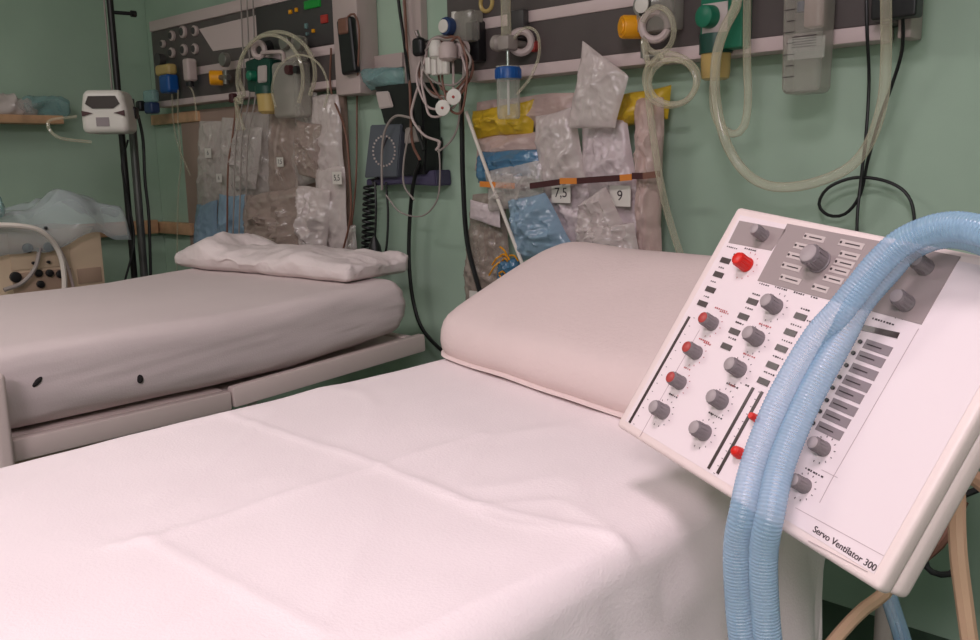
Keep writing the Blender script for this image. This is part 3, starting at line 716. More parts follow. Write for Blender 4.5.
# yellow knob flowmeter
Yy = W - .15; c = at(627, 27, Yy)
yk = thing('suction_regulator', 'suction regulator with big yellow knob and round gauge above the coiled tubing', 'regulator', c)
bm = B(); d = (at(623, 27, Yy) - at(640, 26, W - .07)); d = V((-.55, -.8, 0)); rr = mpx(11.5, c)
lathe(bm, c + V(d).normalized() * -.04, d, [(0, rr), (.05, rr), (.056, rr * .92)], 28); link_bm('knob', bm, 'yellow', yk)
bm = B(); lathe(bm, c + V(d).normalized() * .0165, d, [(0, rr * .66), (.004, rr * .6)], 24); link_bm('knob_face', bm, 'yellow', yk)
c2 = at(643, 5, Yy); bm = B(); disc(bm, c2 + V((0, .03, 0)), mpx(12, c2), .035); link_bm('gauge', bm, 'steel', yk)
bm = B(); disc(bm, c2 + V((0, -.005, 0)), mpx(8, c2), .004); link_bm('dial', bm, 'white', yk)
link_bm('body', box(B(), at(660, 12, W - .12), (.12, .07, .11), bev=.015), 'clearg', yk)
a = at(655, 26, W - .15); bm = B(); torus(bm, a, (.3, -.9, 0), .036, .011, 24, 8); link_bm('coupling_ring', bm, 'trunk', yk)
bm = B(); cyl(bm, at(644, 40, Yy), at(644, 58, Yy), .010); cyl(bm, at(647, 57, Yy), at(660, 56, Yy), .012); link_bm('outlet', bm, 'steel', yk)
# coiled clear tubing
def ringpts(cx, cy, rx, ry, Y, n=10, a0=0, a1=360, jit=0):
    return [at(cx + rx * math.cos(math.radians(a0 + (a1 - a0) * i / n)) + random.uniform(-jit, jit), cy + ry * math.sin(math.radians(a0 + (a1 - a0) * i / n)) + random.uniform(-jit, jit), Y) for i in range(n + 1)]
P = ringpts(658, 30, 16, 23, W - .17, 10, 200, 520) + ringpts(671, 80, 27, 26, W - .18, 10, -140, 250, 1) + ringpts(673, 82, 24, 23, W - .19, 10, -110, 300, 1)
cable('coiled_tube', P, .0075, 'cleart', 'coiled clear tubing hanging below the yellow knobbed regulator', 'tube', 10)
cable('long_tube', [at(649, 62, W - .165), at(648, 90, W - .165), at(653, 135, W - .17), at(662, 190, W - .16), at(674, 235, W - .13), at(688, 275, W - .12)], .010, 'cleart', 'long clear tube running down from the coil behind the pillow', 'tube', 10)
# green flowmeter with yellowish jar
Yg = W - .13; c = at(722, 20, Yg)
gf = thing('oxygen_flowmeter', 'green oxygen flowmeter with pale yellow jar, right of the coiled tubing', 'flowmeter', c)
a = at(699, 46, Yg); b = at(742, 46, Yg)
link_bm('body', bb((a.x, Yg + .06, at(715, 50, Yg).z), (b.x, Yg, 1.9), .008), 'green', gf)
a2 = at(702, 0, Yg); b2 = at(726, 38, Yg)
link_bm('face_label', bb((at(703, 20, Yg).x, Yg, at(714, 33, Yg).z), (at(728, 20, Yg).x, Yg - .004, at(714, 3, Yg).z), .001), 'lightlab', gf)
bm = B(); lathe(bm, at(711, 17, Yg), (-.2, -.9, 0), [(0, .030), (.03, .028), (.034, .022)], 24); link_bm('knob', bm, 'green', gf)
jc = at(716, 50, Yg + .03); jr = mpx(15, jc); zb = at(716, 80, Yg + .03).z
bm = B(); lathe(bm, (jc.x, jc.y, zb), (0, 0, 1), [(0, jr * .7), (.004, jr * .9), (.02, jr * .97), (jc.z - zb, jr)], 20); link_bm('jar', bm, 'amber', gf)
bm = B(); lathe(bm, (jc.x, jc.y, jc.z - .01), (0, 0, 1), [(0, jr * 1.1), (.05, jr * 1.1)], 24); link_bm('jar_lid', bm, 'dgreen', gf)
# suction canister
Yc = W - .14; c = at(808, 40, Yc); hw = mpx(25, c)
cn = thing('suction_canister', 'clear rectangular suction canister with measuring marks on the rail unit', 'canister', c)
zt, zb = 1.86, at(806, 94, Yc).z
bm = rbox((c.x, Yc, (zt + zb) / 2), (hw * 2 * .86, .085, zt - zb), .018, 8, lambda p, n: V((p.x * (1 + .10 * p.z / .36), p.y, p.z)))
link_bm('jar', bm, 'clearg', cn)
bm = B()
for k in range(9): box(bm, (c.x - hw * .45 + (k % 2) * .004, Yc - .0445, zb + .04 + k * .026), (.02 if k % 2 else .03, .001, .002))
for k in range(5): box(bm, (c.x + .01, Yc - .0445, at(808, 38, Yc).z - k * .006), (.06, .001, .0022))
link_bm('scale_marks', bm, 'ink', cn)
link_bm('inner_label', box(B(), at(806, 48, Yc - .045), (hw * 1.5, .001, .05)), 'clear', cn)
link_bm('filter_block', box(B(), at(817, 10, Yc), (.05, .04, .08), bev=.006), 'bagpink', cn)
link_bm('blue_float', cyl(B(), at(802, 2, Yc), at(802, 12, Yc), .012), 'dblue', cn)
# black box at right end
a = at(894, 2, W - .15); bx = link_bm('adapter_box', rbox((a.x, W - .13, a.z + .045), (.10, .05, .16), .006, 4), 'blackp'); tag(bx, 'small black box at the right end of the near rail unit', 'box')
# tubes
YT = W - .20
cable('suction_tube', [at(722, -30, YT), at(737, 0, YT), at(724, 30, YT), at(716, 60, YT), at(716, 100, YT), at(726, 142, YT), at(745, 172, YT), at(770, 186, YT), at(805, 185, YT), at(845, 170, YT), at(868, 145, YT), at(882, 105, YT), at(886, 60, YT), at(886, 0, YT), at(886, -30, YT)], .0125, 'cleart', 'thick clear tube hanging in a wide loop below the rail unit at right', 'tube', 12)
YT2 = W - .17
cable('suction_tube', [at(748, -30, YT2), at(747, 20, YT2), at(747, 60, YT2), at(748, 100, YT2), at(744, 126, YT2), at(733, 134, YT2), at(718, 122, YT2), at(713, 95, YT2 + .01), at(718, 50, YT2 - .0), at(736, 5, YT2), at(745, -30, YT2)], .010, 'cleart', 'thick clear tube in a narrow loop beside the green flowmeter', 'tube', 12)
cable('cable', [at(866, -30, W - .1), at(867, 30, W - .1), at(869, 80, W - .06), at(866, 135, W - .06), at(861, 180, W - .06), at(857, 225, W - .07), at(858, 300, W - .07)], .0042, 'black', 'thin black cable hanging straight down behind the wide tube loop')
cable('cable', [at(903, 12, W - .13), at(902, 50, W - .08), at(892, 85, W - .06), at(880, 118, W - .06), at(868, 160, W - .05), at(860, 195, W - .05), at(845, 214, W - .05), at(828, 215, W - .05), at(819, 204, W - .05), at(828, 188, W - .05), at(853, 178, W - .05), at(882, 180, W - .05), at(905, 192, W - .05), at(914, 215, W - .05), at(912, 260, W - .05)], .0042, 'black', 'thin black cable from the black box making a loop above the control panel')
cable('white_rod', [at(466, 112, W - .14), at(486, 168, W - .15), at(523, 266, W - .17)], .006, 'tubew', 'thin white rod slanting across the packs down to the pillow corner', 'rod')

# ---------------------------------------------------------------- between the units: leads, pressure gauge
eg = thing('lead_bundle', 'tangled bundle of brown lead wires with white electrodes between the rail units', 'wires', at(445, 70, W - .15))
YE = W - .16
hk = at(436, 42, W - .1); link_bm('hook', tube(B(), [V((hk.x, W, hk.z)), V((hk.x, W - .16, hk.z)), V((hk.x, W - .19, hk.z + .03))], .007, 8), 'chrome', eg)
for i, (cx_, cy_, rx, ry, m) in enumerate(((445, 66, 26, 30, 'brown'), (443, 68, 22, 31, 'greyw'), (448, 70, 19, 32, 'brown'), (441, 74, 23, 36, 'trunk'), (452, 64, 17, 27, 'brown'), (438, 78, 17, 40, 'trunk'), (446, 62, 23, 24, 'greyw'), (456, 76, 12, 38, 'brown'))):
    P = [at(cx_ + rx * math.cos(t * math.pi / 6) + random.uniform(-2, 2), cy_ + ry * math.sin(t * math.pi / 6) + random.uniform(-2, 2), YE - .004 * i) for t in range(12)]
    link_bm('lead_wire', tube(B(), P, .0042, 6, closed=True), m, eg)
for (px, py, rr) in ((454, 97, 8), (443, 108, 8)):
    p = at(px, py, YE - .05); bm = B(); lathe(bm, p, (.35, -.9, .1), [(0, mpx(rr, p)), (.004, mpx(rr, p)), (.005, mpx(rr * .9, p))], 20); e_ = link_bm('electrode', bm, 'white', eg)
    bm = B(); lathe(bm, p + V((.0017, -.0045, 0)), (.35, -.9, .1), [(0, .005), (.004, .004)], 10); link_bm('snap', bm, 'dullred', e_)
for k, (px, py) in enumerate(((429, 66), (435, 67), (441, 66), (446, 66))):
    link_bm('connector', rbox(at(px, py, YE - .05), (.022, .02, .055), .006, 4), 'white', eg)
bm = B(); p = at(436, 50, YE - .05); lathe(bm, p, (0, 0, 1), [(-.03, .01), (-.02, .022), (.01, .024), (.03, .014)], 14); link_bm('bulb_plug', bm, 'white', eg)
bm = B(); p = at(448, 52, YE - .045); lathe(bm, p, (0, 0, 1), [(-.03, .016), (-.02, .03), (.015, .03), (.03, .02)], 14); link_bm('pink_plug', bm, 'trunk', eg)
link_bm('black_grip', rbox(at(419, 47, YE - .03), (.05, .03, .06), .014, 5), 'blackp', eg)
link_bm('trailing_wire', tube(B(), [at(424, 70, YE), at(414, 100, YE), at(412, 118, YE), at(424, 135, YE), at(440, 142, YE), at(436, 150, YE)], .0045, 6), 'trunk', eg)
link_bm('trailing_wire', tube(B(), [at(412, 118, YE), at(396, 116, YE), at(386, 128, YE), at(382, 150, YE), at(382, 190, YE)], .0045, 6), 'greyw', eg)
link_bm('trailing_wire', tube(B(), [at(438, 140, YE), at(440, 170, YE), at(437, 200, YE), at(422, 216, YE), at(400, 212, YE), at(386, 195, YE)], .003, 6), 'greyw', eg)
link_bm('trailing_wire', tube(B(), [at(460, 100, YE), at(458, 125, YE), at(450, 142, YE), at(438, 152, YE)], .0035, 6), 'greyw', eg)
link_bm('trailing_wire', tube(B(), [at(410, 128, YE), at(404, 160, YE), at(404, 185, YE), at(414, 200, YE)], .0035, 6), 'greyw', eg)
# black cuff pouch with label and clear mask on top
Yk = W - .09
bk = thing('cuff_holder', 'black holder with a white paper label left of the lead bundle', 'holder', at(395, 105, Yk))
def prism(pts, Y0, Y1):
    bm = B(); a = [bm.verts.new((p.x, Y0, p.z)) for p in pts]; b = [bm.verts.new((p.x, Y1, p.z)) for p in pts]; n = len(pts)
    bm.faces.new(a); bm.faces.new(b[::-1])
    for i in range(n): bm.faces.new((a[i], a[(i + 1) % n], b[(i + 1) % n], b[i]))
    bmesh.ops.recalc_face_normals(bm, faces=bm.faces[:])
    bmesh.ops.bevel(bm, geom=bm.edges[:], offset=.004, segments=2, affect='EDGES'); return bm
link_bm('body', prism([at(x, y, Yk) for x, y in ((374, 86), (421, 82), (424, 140), (384, 124))], Yk, W - .005), 'blackp', bk)
link_bm('label', prism([at(x, y, Yk - .003) for x, y in ((376, 92), (389, 91), (394, 107), (380, 109))], Yk - .008, Yk - .001), 'lightlab', bk)
film('breathing_mask', [(362, 68), (402, 66), (404, 84), (372, 90)], W - .06, .08, 'teal', 'crumpled clear teal mask resting on the black holder', 50, cat='mask')
Yd = W - .10
sg_ = thing('blood_pressure_gauge', 'square grey blood pressure dial with coiled black tube on the wall', 'gauge', at(385, 152, Yd))
link_bm('dial_plate', prism([at(x, y, Yd) for x, y in ((370, 125), (401, 124), (397, 177), (364, 178))], Yd, Yd + .03), 'gauge', sg_)
bm = B()
for k in range(24):
    a = math.radians(k * 15); p = at(384 + 11 * math.cos(a), 151 + 15 * math.sin(a), Yd - .002); box(bm, p, (.007, .003, .007))
link_bm('scale_dots', bm, 'lightlab', sg_)
bm = B(); p = at(384, 151, Yd - .003); box(bm, p + V((0, 0, .02)), (.004, .003, .07), Matrix.Rotation(.6, 3, 'Y')); link_bm('needle', bm, 'ink', sg_)
link_bm('wall_bracket', prism([at(x, y, Yd + .02) for x, y in ((366, 179), (435, 170), (436, 186), (400, 184), (366, 186))], Yd + .02, W), 'purple', sg_)
link_bm('black_box', prism([at(x, y, Yd) for x, y in ((403, 140), (425, 137), (424, 174), (401, 176))], Yd + .005, W - .01), 'blackp', sg_)
link_bm('pale_tag', prism([at(x, y, Yd) for x, y in ((405, 128), (419, 125), (422, 141), (404, 144))], Yd - .002, Yd + .01), 'greyw', sg_)
# coil
H = []
top = at(370, 184, Yd); bot = at(367, 266, Yd)
n = 15 * 12
for i in range(n + 1):
    a = 2 * math.pi * i / 12; c = top.lerp(bot, i / n); H.append(c + V((math.cos(a) * .022, math.sin(a) * .022, 0)))
link_bm('coiled_tube', tube(B(), [at(378, 178, Yd), at(372, 180, Yd)] + H, .0055, 6, smooth=False), 'black', sg_)
bm = B(); c = at(375, 252, Yd - .03); lathe(bm, c, (0, 0, 1), [(-.055, .008), (-.045, .02), (-.01, .028), (.025, .022), (.05, .010), (.06, .006)], 16); link_bm('squeeze_bulb', bm, 'black', sg_)
link_bm('bulb_tube', tube(B(), [at(375, 182, Yd - .01), at(376, 210, Yd - .03), at(375, 238, Yd - .03)], .0045, 6), 'black', sg_)
link_bm('bulb_tube', tube(B(), [at(386, 182, Yd - .01), at(388, 215, Yd - .02), at(386, 250, Yd - .03), at(380, 263, Yd - .03), at(376, 262, Yd - .03)], .0045, 6), 'black', sg_)
cable('cable', [at(420, 162, W - .11), at(414, 180, W - .1), at(410, 215, W - .08), at(409, 260, W - .08), at(413, 300, W - .08), at(423, 330, W - .08), at(446, 354, W - .08), at(470, 372, W - .08)], .0075, 'black', 'black cable hanging from the gauge bracket down behind the near bed')
cable('cable', [at(461, 92, W - .13), at(462, 130, W - .13), at(463, 180, W - .12), at(467, 240, W - .11), at(478, 285, W - .11), at(492, 330, W - .1)], .0085, 'black', 'thick black cable hanging left of the near packs')
cable('cable', [at(396, -30, W - .06), at(399, 5, W - .06), at(404, 40, W - .06), at(409, 80, W - .12), at(414, 118, W - .12), at(424, 150, W - .12)], .006, 'black', 'black cable running down the pale trunking from the ceiling')
cable('cable', [at(402, -30, W - .07), at(405, 10, W - .07), at(407, 50, W - .07), at(410, 90, W - .13), at(412, 140, W - .13), at(420, 160, W - .12)], .005, 'brown', 'brown cable beside the black one on the pale trunking')

# ---------------------------------------------------------------- devices on the far headwall unit
Yq = FY - .06
c = at(272, 68, Yq)
gf = thing('oxygen_flowmeter', 'green oxygen flowmeter with amber jar on the far rail unit', 'flowmeter', c)
zt = at(265, 58, Yq).z
link_bm('body', prism([at(x, y, Yq) for x, y in ((249, 62), (262, 57), (275, 60), (275, 92), (252, 92))], Yq - .02, FY), 'dgreen', gf)
link_bm('face_label', prism([at(x, y, Yq - .022) for x, y in ((258, 66), (267, 65), (267, 82), (258, 83))], Yq - .026, Yq - .019), 'lightlab', gf)
bm = B(); lathe(bm, at(254, 76, Yq - .02), (0, -1, 0), [(0, .022), (.025, .02), (.03, .014)], 18); link_bm('knob', bm, 'green', gf)
jc = at(267, 94, Yq - .02); zb = at(267, 114, Yq - .02).z; jr = mpx(10.5, jc)
bm = B(); lathe(bm, (jc.x, jc.y, zb), (0, 0, 1), [(0, jr * .6), (.01, jr * .9), (jc.z - zb, jr)], 18); link_bm('jar', bm, 'amber', gf)
bm = B(); lathe(bm, (jc.x, jc.y, jc.z), (0, 0, 1), [(0, jr * 1.1), (.03, jr * 1.1)], 18); link_bm('jar_lid', bm, 'dgreen', gf)
bm = B(); p = at(259, 50, Yq - .02); torus(bm, p, (.3, -.9, 0), .028, .012, 18, 8); link_bm('coupling_ring', bm, 'trunk', gf)
link_bm('black_plug', cyl(B(), at(264, 48, Yq), at(271, 46, Yq + .03), .025), 'blackp', gf)
G3 = 'clear hoses over the far rail unit'
for i, (cx_, cy_, rx, ry, m, r_) in enumerate(((277, 74, 38, 42, 'cleart', .008), (270, 80, 33, 45, 'cleart', .007), (300, 90, 28, 35, 'cleart', .004))):
    P = [at(cx_ + rx * math.cos(math.radians(a)), cy_ + ry * math.sin(math.radians(a)), Yq - .05 - .012 * i) for a in range(150, 391, 24)]
    if i < 2: P = [at(cx_ - rx - 1 + 8 * i, 130, Yq - .04), at(cx_ - rx - 2, 100, Yq - .05)] + P
    cable('clear_hose', P, r_, m, ['outer arched clear hose looping over the green flowmeter of the far unit', 'inner arched clear hose looping over the green flowmeter of the far unit', 'thin clear hose loop right of the amber jar on the far unit'][i], 'hose', 8, G3)
# clear regulators cluster
rg = thing('vacuum_regulator', 'clear bodied vacuum regulator right of the amber jar on the far unit', 'regulator', at(295, 60, Yq))
link_bm('body', rbox(at(294, 50, Yq), (.13, .06, .10), .02, 6), 'clearg', rg)
bm = B(); disc(bm, at(287, 42, Yq - .03), .03, .02); link_bm('gauge', bm, 'steel', rg)
bm = B(); disc(bm, at(301, 44, Yq - .03), .026, .02); link_bm('gauge', bm, 'steel', rg)
link_bm('elbow', tube(B(), [at(262, 53, Yq - .03), at(275, 52, Yq - .04), at(283, 53, Yq - .04), at(284, 62, Yq - .03)], .008, 8), 'trunk', rg)
link_bm('canister', rbox(at(292, 90, Yq), (.17, .08, .22), .02, 6), 'clearg', rg)
bm = B(); lathe(bm, at(291, 70, Yq - .04), (0, -1, 0), [(0, .02), (.02, .018)], 14); link_bm('knob', bm, 'maroon', rg)
bm = B(); lathe(bm, at(299, 70, Yq - .04), (0, -1, 0), [(0, .016), (.02, .014)], 14); link_bm('knob', bm, 'blackp', rg)
# yellow knob
Yy = FY - .05; c = at(216, 78, Yy)
yk = thing('suction_regulator', 'suction regulator with yellow knob at the middle of the far unit', 'regulator', c)
bm = B(); lathe(bm, c + V((.02, .02, 0)), (-.5, -.85, 0), [(0, .032), (.05, .032), (.056, .026)], 22); link_bm('knob', bm, 'yellow', yk)
bm = B(); disc(bm, at(227, 60, Yy), .03, .025); link_bm('gauge', bm, 'steel', yk)
bm = B(); cyl(bm, at(226, 70, Yy), at(226, 84, Yy), .012); cyl(bm, at(216, 78, Yy), at(229, 77, Yy), .012); link_bm('fitting', bm, 'steel', yk)
link_bm('hanging_tube', tube(B(), [at(233, 97, Yy), at(236, 103, Yy), at(232, 140, W - .15), at(228, 170, W - .16), at(227, 240, W - .16), at(226, 270, W - .16)], .0045, 6), 'brown', yk)
link_bm('stopper', rbox(at(233, 98, Yy), (.03, .03, .04), .008, 4), 'maroon', yk)
# blue humidifiers left
c = at(169, 84, Yy)
hb = thing('humidifier_bottle', 'blue capped humidifier with pale top at the left of the far unit', 'bottle', c)
link_bm('cap', rbox(c, (.09, .06, .085), .015, 6), 'blue', hb)
link_bm('pale_top', rbox(at(166, 70, Yy), (.13, .05, .05), .015, 6), 'amber', hb)
link_bm('gauge', lathe(B(), at(163, 60, Yy + .03), (0, -1, 0), [(0, .03), (.03, .03)], 18), 'unitd', hb)
link_bm('valve', rbox(at(190, 70, Yy), (.05, .05, .10), .012, 5), 'trunk', hb)
link_bm('black_stem', cyl(B(), at(190, 78, Yy), at(190, 86, Yy), .018), 'blackp', hb)
link_bm('drain_hose', tube(B(), [at(187, 84, Yy), at(193, 92, Yy), at(196, 110, Yy), at(197, 120, Yy)], .004, 6), 'cleart', hb)
cc = at(152, 108, W - .14)
hb2 = thing('valve_block', 'small dark blue valve with pale top, lower left of the far unit', 'valve', cc)
link_bm('body', rbox(cc, (.075, .05, .055), .012, 5), 'dblue', hb2)
link_bm('pale_top', rbox(cc + V((0, 0, .055)), (.10, .04, .06), .014, 5), 'teal', hb2)
link_bm('black_cap', rbox(at(141, 106, W - .14), (.05, .04, .05), .012, 5), 'blackp', hb2)
cable('thin_hose', [at(178, 90, Yy), at(178, 120, W - .1), at(181, 160, W - .08), at(178, 200, W - .08), at(177, 280, W - .08)], .0035, 'cleart', 'thin clear hose hanging at the left of the far board', 'hose', 6)
cable('thin_hose', [at(172, 94, Yy), at(173, 118, W - .1), at(178, 145, W - .08), at(190, 175, W - .08)], .0035, 'cleart', 'short thin clear hose beside the far board', 'hose', 6)
for i, (xs, lab) in enumerate((((240, 0), 'first'), ((246, 0), 'second'), ((252, 0), 'third'))):
    x_ = xs[0]
    cable('drip_line', [at(x_, -30, FY - .04), at(x_ + 2, 30, FY - .04), at(x_ + 4, 90, FY - .05), at(x_ - 4, 140, W - .17), at(x_ - 6, 200, W - .17), at(x_ - 8, 268, W - .17)], .0035, 'greyw', ['leftmost of three thin grey drip lines crossing the far unit', 'middle of three thin grey drip lines crossing the far unit', 'rightmost of three thin grey drip lines crossing the far unit'][i], 'line', 6)
cable('cable', [at(331, 48, FY - .02), at(331, 90, FY - .02), at(345, 130, W - .15), at(350, 180, W - .17), at(350, 220, W - .17), at(338, 268, W - .16)], .004, 'brown', 'thin brown cable hanging down the right side of the far board')

# ---------------------------------------------------------------- left wall: shelves, pole, machine
def shelf(name, a, b, label):
    o = link_bm(name, bb(a, b, .004), 'wood'); tag(o, label, 'rail'); return o
zr = atx(40, 118, LX + .06).z
shelf('wall_shelf', (LX, .3, zr - .028), (LX + .12, atx(62, 118, LX + .1).y, zr + .01), 'narrow wooden shelf on the left wall carrying plastic bags')
zc = at(175, 117, W - .03).z
shelf('wall_rail', (LX + .02, W - .03, zc - .03), (at(198, 117, W - .03).x, W, zc + .02), 'short brown wooden rail under the left end of the far unit')
zl = atx(110, 229, LX + .06).z
shelf('wall_rail', (LX, 1.0, zl - .04), (LX + .05, W - .05, zl + .03), 'lower brown wooden rail on the left wall behind the pole')
zl2 = at(170, 226, W - .03).z
shelf('wall_rail', (LX + .02, W - .04, zl2 - .04), (at(192, 226, W - .03).x, W, zl2 + .02), 'lower brown wooden rail left of the far board')
def crumple(c, s, seed, amp=.02):
    def d(p, n): return p + n * (amp * ridged(p, 14, seed) - amp * .5) + V((0, 0, 0))
    return rbox(c, s, min(s) * .45, 12, d)
G4 = 'plastic packs on the left shelf'
for i, (px, w, h, m, lab) in enumerate(((5, .16, .09, 'bagp', 'grey lilac plastic bag at the far left of the shelf'), (22, .12, .07, 'bag', 'small clear plastic bag on the shelf beside the lilac one'), (46, .20, .085, 'teal', 'teal clear plastic bag at the right end of the shelf'))):
    p = atx(px, 105, LX + .07); o = link_bm('plastic_bag', crumple((LX + .065, p.y, zr + .008 + h / 2), (.10, w, h), 60 + i), m, None, sharp=60); tag(o, lab, 'bag', G4)
# pole
px_, py_ = -3.9, 1.868
ps = thing('drip_stand', 'tall dark stand with grey column between the far bed and left wall', 'stand', (px_, py_, 0))
link_bm('pole', cyl(B(), (px_, py_, .05), (px_, py_, 2.5), .014), 'darkm', ps)
link_bm('column', cyl(B(), (px_ + .045, py_ + .02, .05), (px_ + .045, py_ + .03, 1.52), .017), 'grey', ps)
link_bm('pale_edge', cyl(B(), (px_ - .02, py_ - .016, 1.5), (px_ - .02, py_ - .016, 2.5), .004), 'greyw', ps)
bm = B(); p = atx(118, 13, px_); cyl(bm, (px_, py_, p.z), (px_ + .02, py_ + .08, p.z), .008); lathe(bm, (px_ + .02, py_ + .08, p.z), (0, 1, 0), [(0, .014), (.02, .014)], 12); link_bm('clamp_knob', bm, 'blackp', ps)
for a in range(5):
    d = V((math.cos(a * 1.257), math.sin(a * 1.257), 0)); link_bm('foot', tube(B(), [V((px_, py_, .07)), V((px_, py_, .05)) + d * .16, V((px_, py_, .03)) + d * .28], .014, 8), 'darkm', ps)
cable('cable', [atx(138, 115, -3.8), atx(143, 140, -3.8), atx(145, 180, -3.8), atx(149, 220, -3.8), atx(151, 290, -3.8)], .007, 'black', 'black cable hanging right of the drip stand')
cable('cable', [atx(128, 140, -3.82), atx(122, 165, -3.82), atx(128, 200, -3.84), atx(134, 240, -3.84), atx(124, 285, -3.84)], .005, 'black', 'thin dark cable winding down beside the drip stand column')
# monitor device on pole
dv = thing('pump_monitor', 'small white rounded device with dark window clamped to the stand', 'device', (-3.72, 1.70, 1.45))
dv['_local'] = 1
fwd = (CAM - V((-3.72, 1.70, 1.22))); ang = math.atan2(fwd.y, fwd.x) + math.pi / 2 - .30
dv.rotation_euler = (0, 0, ang)
dc = CAM + ray(106, 112) * 3.62; dv.location = dc
def ddv(p, n): return V((p.x * (1 - .17 * (p.z / .09) * (p.z > 0)), p.y, p.z))
link_bm('housing', rbox((0, .04, 0), (.18, .15, .17), .025, 8, ddv), 'white', dv)
bm = quad([V((-.052, .052)), V((.052, .052)), V((.066, .022)), V((.04, .004)), V((-.04, .004)), V((-.066, .022))], 0, .006)
for v in bm.verts: v.co = V((v.co.x, -.0345 - v.co.z, v.co.y + .008))
link_bm('window', bm, 'lcd', dv)
for s in (-1, 1):
    bm = quad([V((s * .082, .004)), V((s * .082, -.018)), V((s * .040, -.006))], 0, .006)
    for v in bm.verts: v.co = V((v.co.x, -.0345 - v.co.z, v.co.y))
    link_bm('light', bm, 'maroon', dv)
link_bm('tag_plate', box(B(), (-.005, -.036, -.040), (.05, .004, .035)), 'greylab', dv)
link_bm('clamp', box(B(), (.07, .10, -.0), (.05, .06, .05), bev=.008), 'blackp', dv)
o = link_bm('clear_hose', tube(B(), [dc + V((.0, -.12, -.02)), dc + V((-.02, -.22, -.04)), dc + V((.0, -.2, -.10)), dc + V((.02, -.08, -.12))], .006, 6), 'cleart'); tag(o, 'short clear hose loop left of the white device', 'hose')
# machine
MX = -3.55
y1m = atx(104, 260, MX).y; y0m = y1m - .62; zt = 1.05
mc = thing('bedside_machine', 'beige boxy medical machine under clear plastic behind the far bed', 'machine', (MX - .25, (y0m + y1m) / 2, 0))
link_bm('housing', box(B(), (MX - .225, (y0m + y1m) / 2, .745), (.45, y1m - y0m, .51), bev=.012), 'beige', mc)
link_bm('cart', box(B(), (MX - .225, (y0m + y1m) / 2, .28), (.42, y1m - y0m - .06, .42), bev=.01), 'beiged', mc)
for sx in (-.4, -.05):
    for yy in (y0m + .06, y1m - .06): link_bm('wheel', cyl(B(), (MX + sx - .015, yy, .035), (MX + sx + .015, yy, .035), .035), 'black', mc)
ya = atx(10, 260, MX).y; yb = atx(70, 260, MX).y; yc_ = atx(76, 260, MX).y; yd_ = atx(100, 260, MX).y
link_bm('upper_panel', bb((MX - .001, ya, atx(40, 268, MX).z), (MX + .004, yb, atx(40, 230, MX).z), .001), 'beige', mc)
link_bm('lower_panel', bb((MX - .001, ya, .60), (MX + .004, yb, atx(40, 271, MX).z), .001), 'beiged', mc)
link_bm('name_plate', bb((MX - .001, yc_, atx(88, 283, MX).z), (MX + .004, yd_, atx(88, 268, MX).z), .001), 'beiged', mc)
for px, py, r in ((27, 248, .018), (48, 247, .018), (15, 277, .02), (38, 273, .014), (49, 273, .014), (40, 284, .014), (60, 274, .016), (33, 263, .006), (45, 228, .006), (48, 262, .006)):
    p = atx(px, py, MX + .004); bm = B(); lathe(bm, p, (1, 0, 0), [(0, r), (.012, r), (.014, r * .7)], 14); link_bm('port', bm, 'blackp', mc)
cable('patient_tube', [atx(-10, 225, MX + .06), atx(20, 226, MX + .08), atx(42, 232, MX + .08), atx(58, 250, MX + .06), atx(64, 275, MX + .06), atx(64, 310, MX + .06)], .010, 'tubew', 'thick white tube arching across the front of the beige machine', 'tube')
cable('patient_tube', [atx(56, 243, MX + .03), atx(66, 262, MX + .03), atx(74, 290, MX + .03), atx(78, 312, MX + .03)], .006, 'trunk', 'thinner pale tube right of the arching white tube', 'tube')
cable('patient_tube', [atx(40, 248, MX + .03), atx(35, 268, MX + .04), atx(22, 283, MX + .04), atx(4, 290, MX + .04)], .008, 'greyw', 'short grey tube curving down at the left of the machine', 'tube')
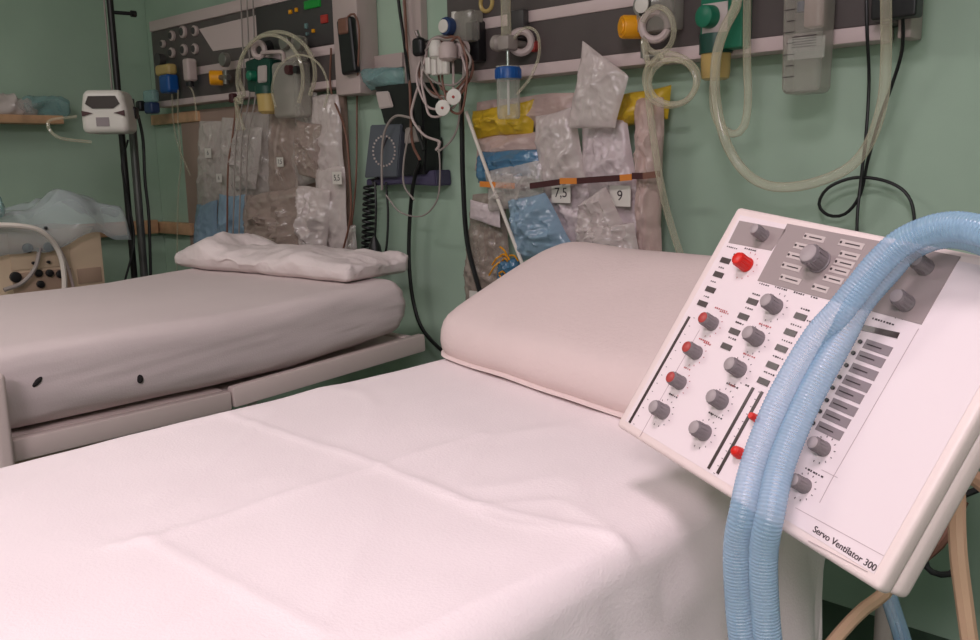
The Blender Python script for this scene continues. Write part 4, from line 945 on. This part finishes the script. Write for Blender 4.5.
# plastic cover
def cov(u, v):
    y = y0m - .05 + v * (y1m - y0m + .15); s = u
    x = MX - .42 + s * .47; z = zt + .004 + .018 * ridged((x, y, 0), 6, 3) + .02 * nz((x, y, 0), 12, 4)
    z += .055 * math.exp(-((y - (y1m - .10)) / .07) ** 2) * max(0, 1 - abs(s - .6) * 1.6) + .04 * math.exp(-((y - y1m + .02) / .1) ** 2)
    if s > .8: t = (s - .8) / .2; x = MX - .42 + .8 * .47 + t * .085; z = z - .13 * t * t - .01 * t
    x += .02 * nz((0, y, z), 9, 8)
    if v > .9: z -= .03 * (v - .9) * 10 * (s < .8)
    return V((x, y, z))
bm = B(); grid(bm, cov, 30, 50); o = link_bm('plastic_cover', bm, 'bagc', None, sharp=60)
md = o.modifiers.new('t', 'SOLIDIFY'); md.thickness = .002
tag(o, 'crumpled clear plastic cover lying over the top of the beige machine', 'cover')
o2 = link_bm('plastic_bag', crumple((MX - .05, y0m + .18, zt + .05), (.2, .16, .08), 71, .03), 'teal', None, sharp=60); tag(o2, 'pale teal crumpled bag at the left on top of the beige machine', 'bag')

# ---------------------------------------------------------------- lights
def lamp(x, y, sx, sy, power, col, label):
    t = thing('ceiling_light', label, 'lamp', (x, y, ZC - .06))
    link_bm('housing', box(B(), (x, y, ZC - .035), (sx + .06, sy + .06, .07), bev=.01), 'white', t)
    link_bm('diffuser', box(B(), (x, y, ZC - .075), (sx, sy, .012)), 'diffuser', t)
    d = bpy.data.lights.new('lamp_light', 'AREA'); d.shape = 'RECTANGLE'; d.size = sx; d.size_y = sy; d.energy = power; d.color = col
    o = bpy.data.objects.new('lamp_light', d); COL.objects.link(o); o.location = (x, y, ZC - .09)
    return o
lamp(.8, -2.1, 1.4, .7, 98, (1, .86, .95), 'wide ceiling light behind the camera side of the near bed')
lamp(-.35, .0, .5, .5, 18, (1, .84, .95), 'square ceiling light above the foot of the near bed')
lamp(-2.7, -.1, 1.2, .3, 17, (1, .94, .92), 'long fill light added at the ceiling above the far bed')  # weak fill added to brighten the far wall and bed, not a known fixture
w = bpy.data.worlds.new('world'); sc.world = w; w.use_nodes = True
w.node_tree.nodes['Background'].inputs[0].default_value = (.5, .45, .45, 1); w.node_tree.nodes['Background'].inputs[1].default_value = .1
for o in bpy.data.objects:
    if '_local' in o: del o['_local']
sc.view_settings.view_transform = 'Standard'; sc.view_settings.look = 'None'; sc.view_settings.gamma = 1; sc.view_settings.use_curve_mapping = False
sc.view_settings.exposure = 0.3
sc.cycles.transparent_max_bounces = 40; sc.cycles.max_bounces = 8
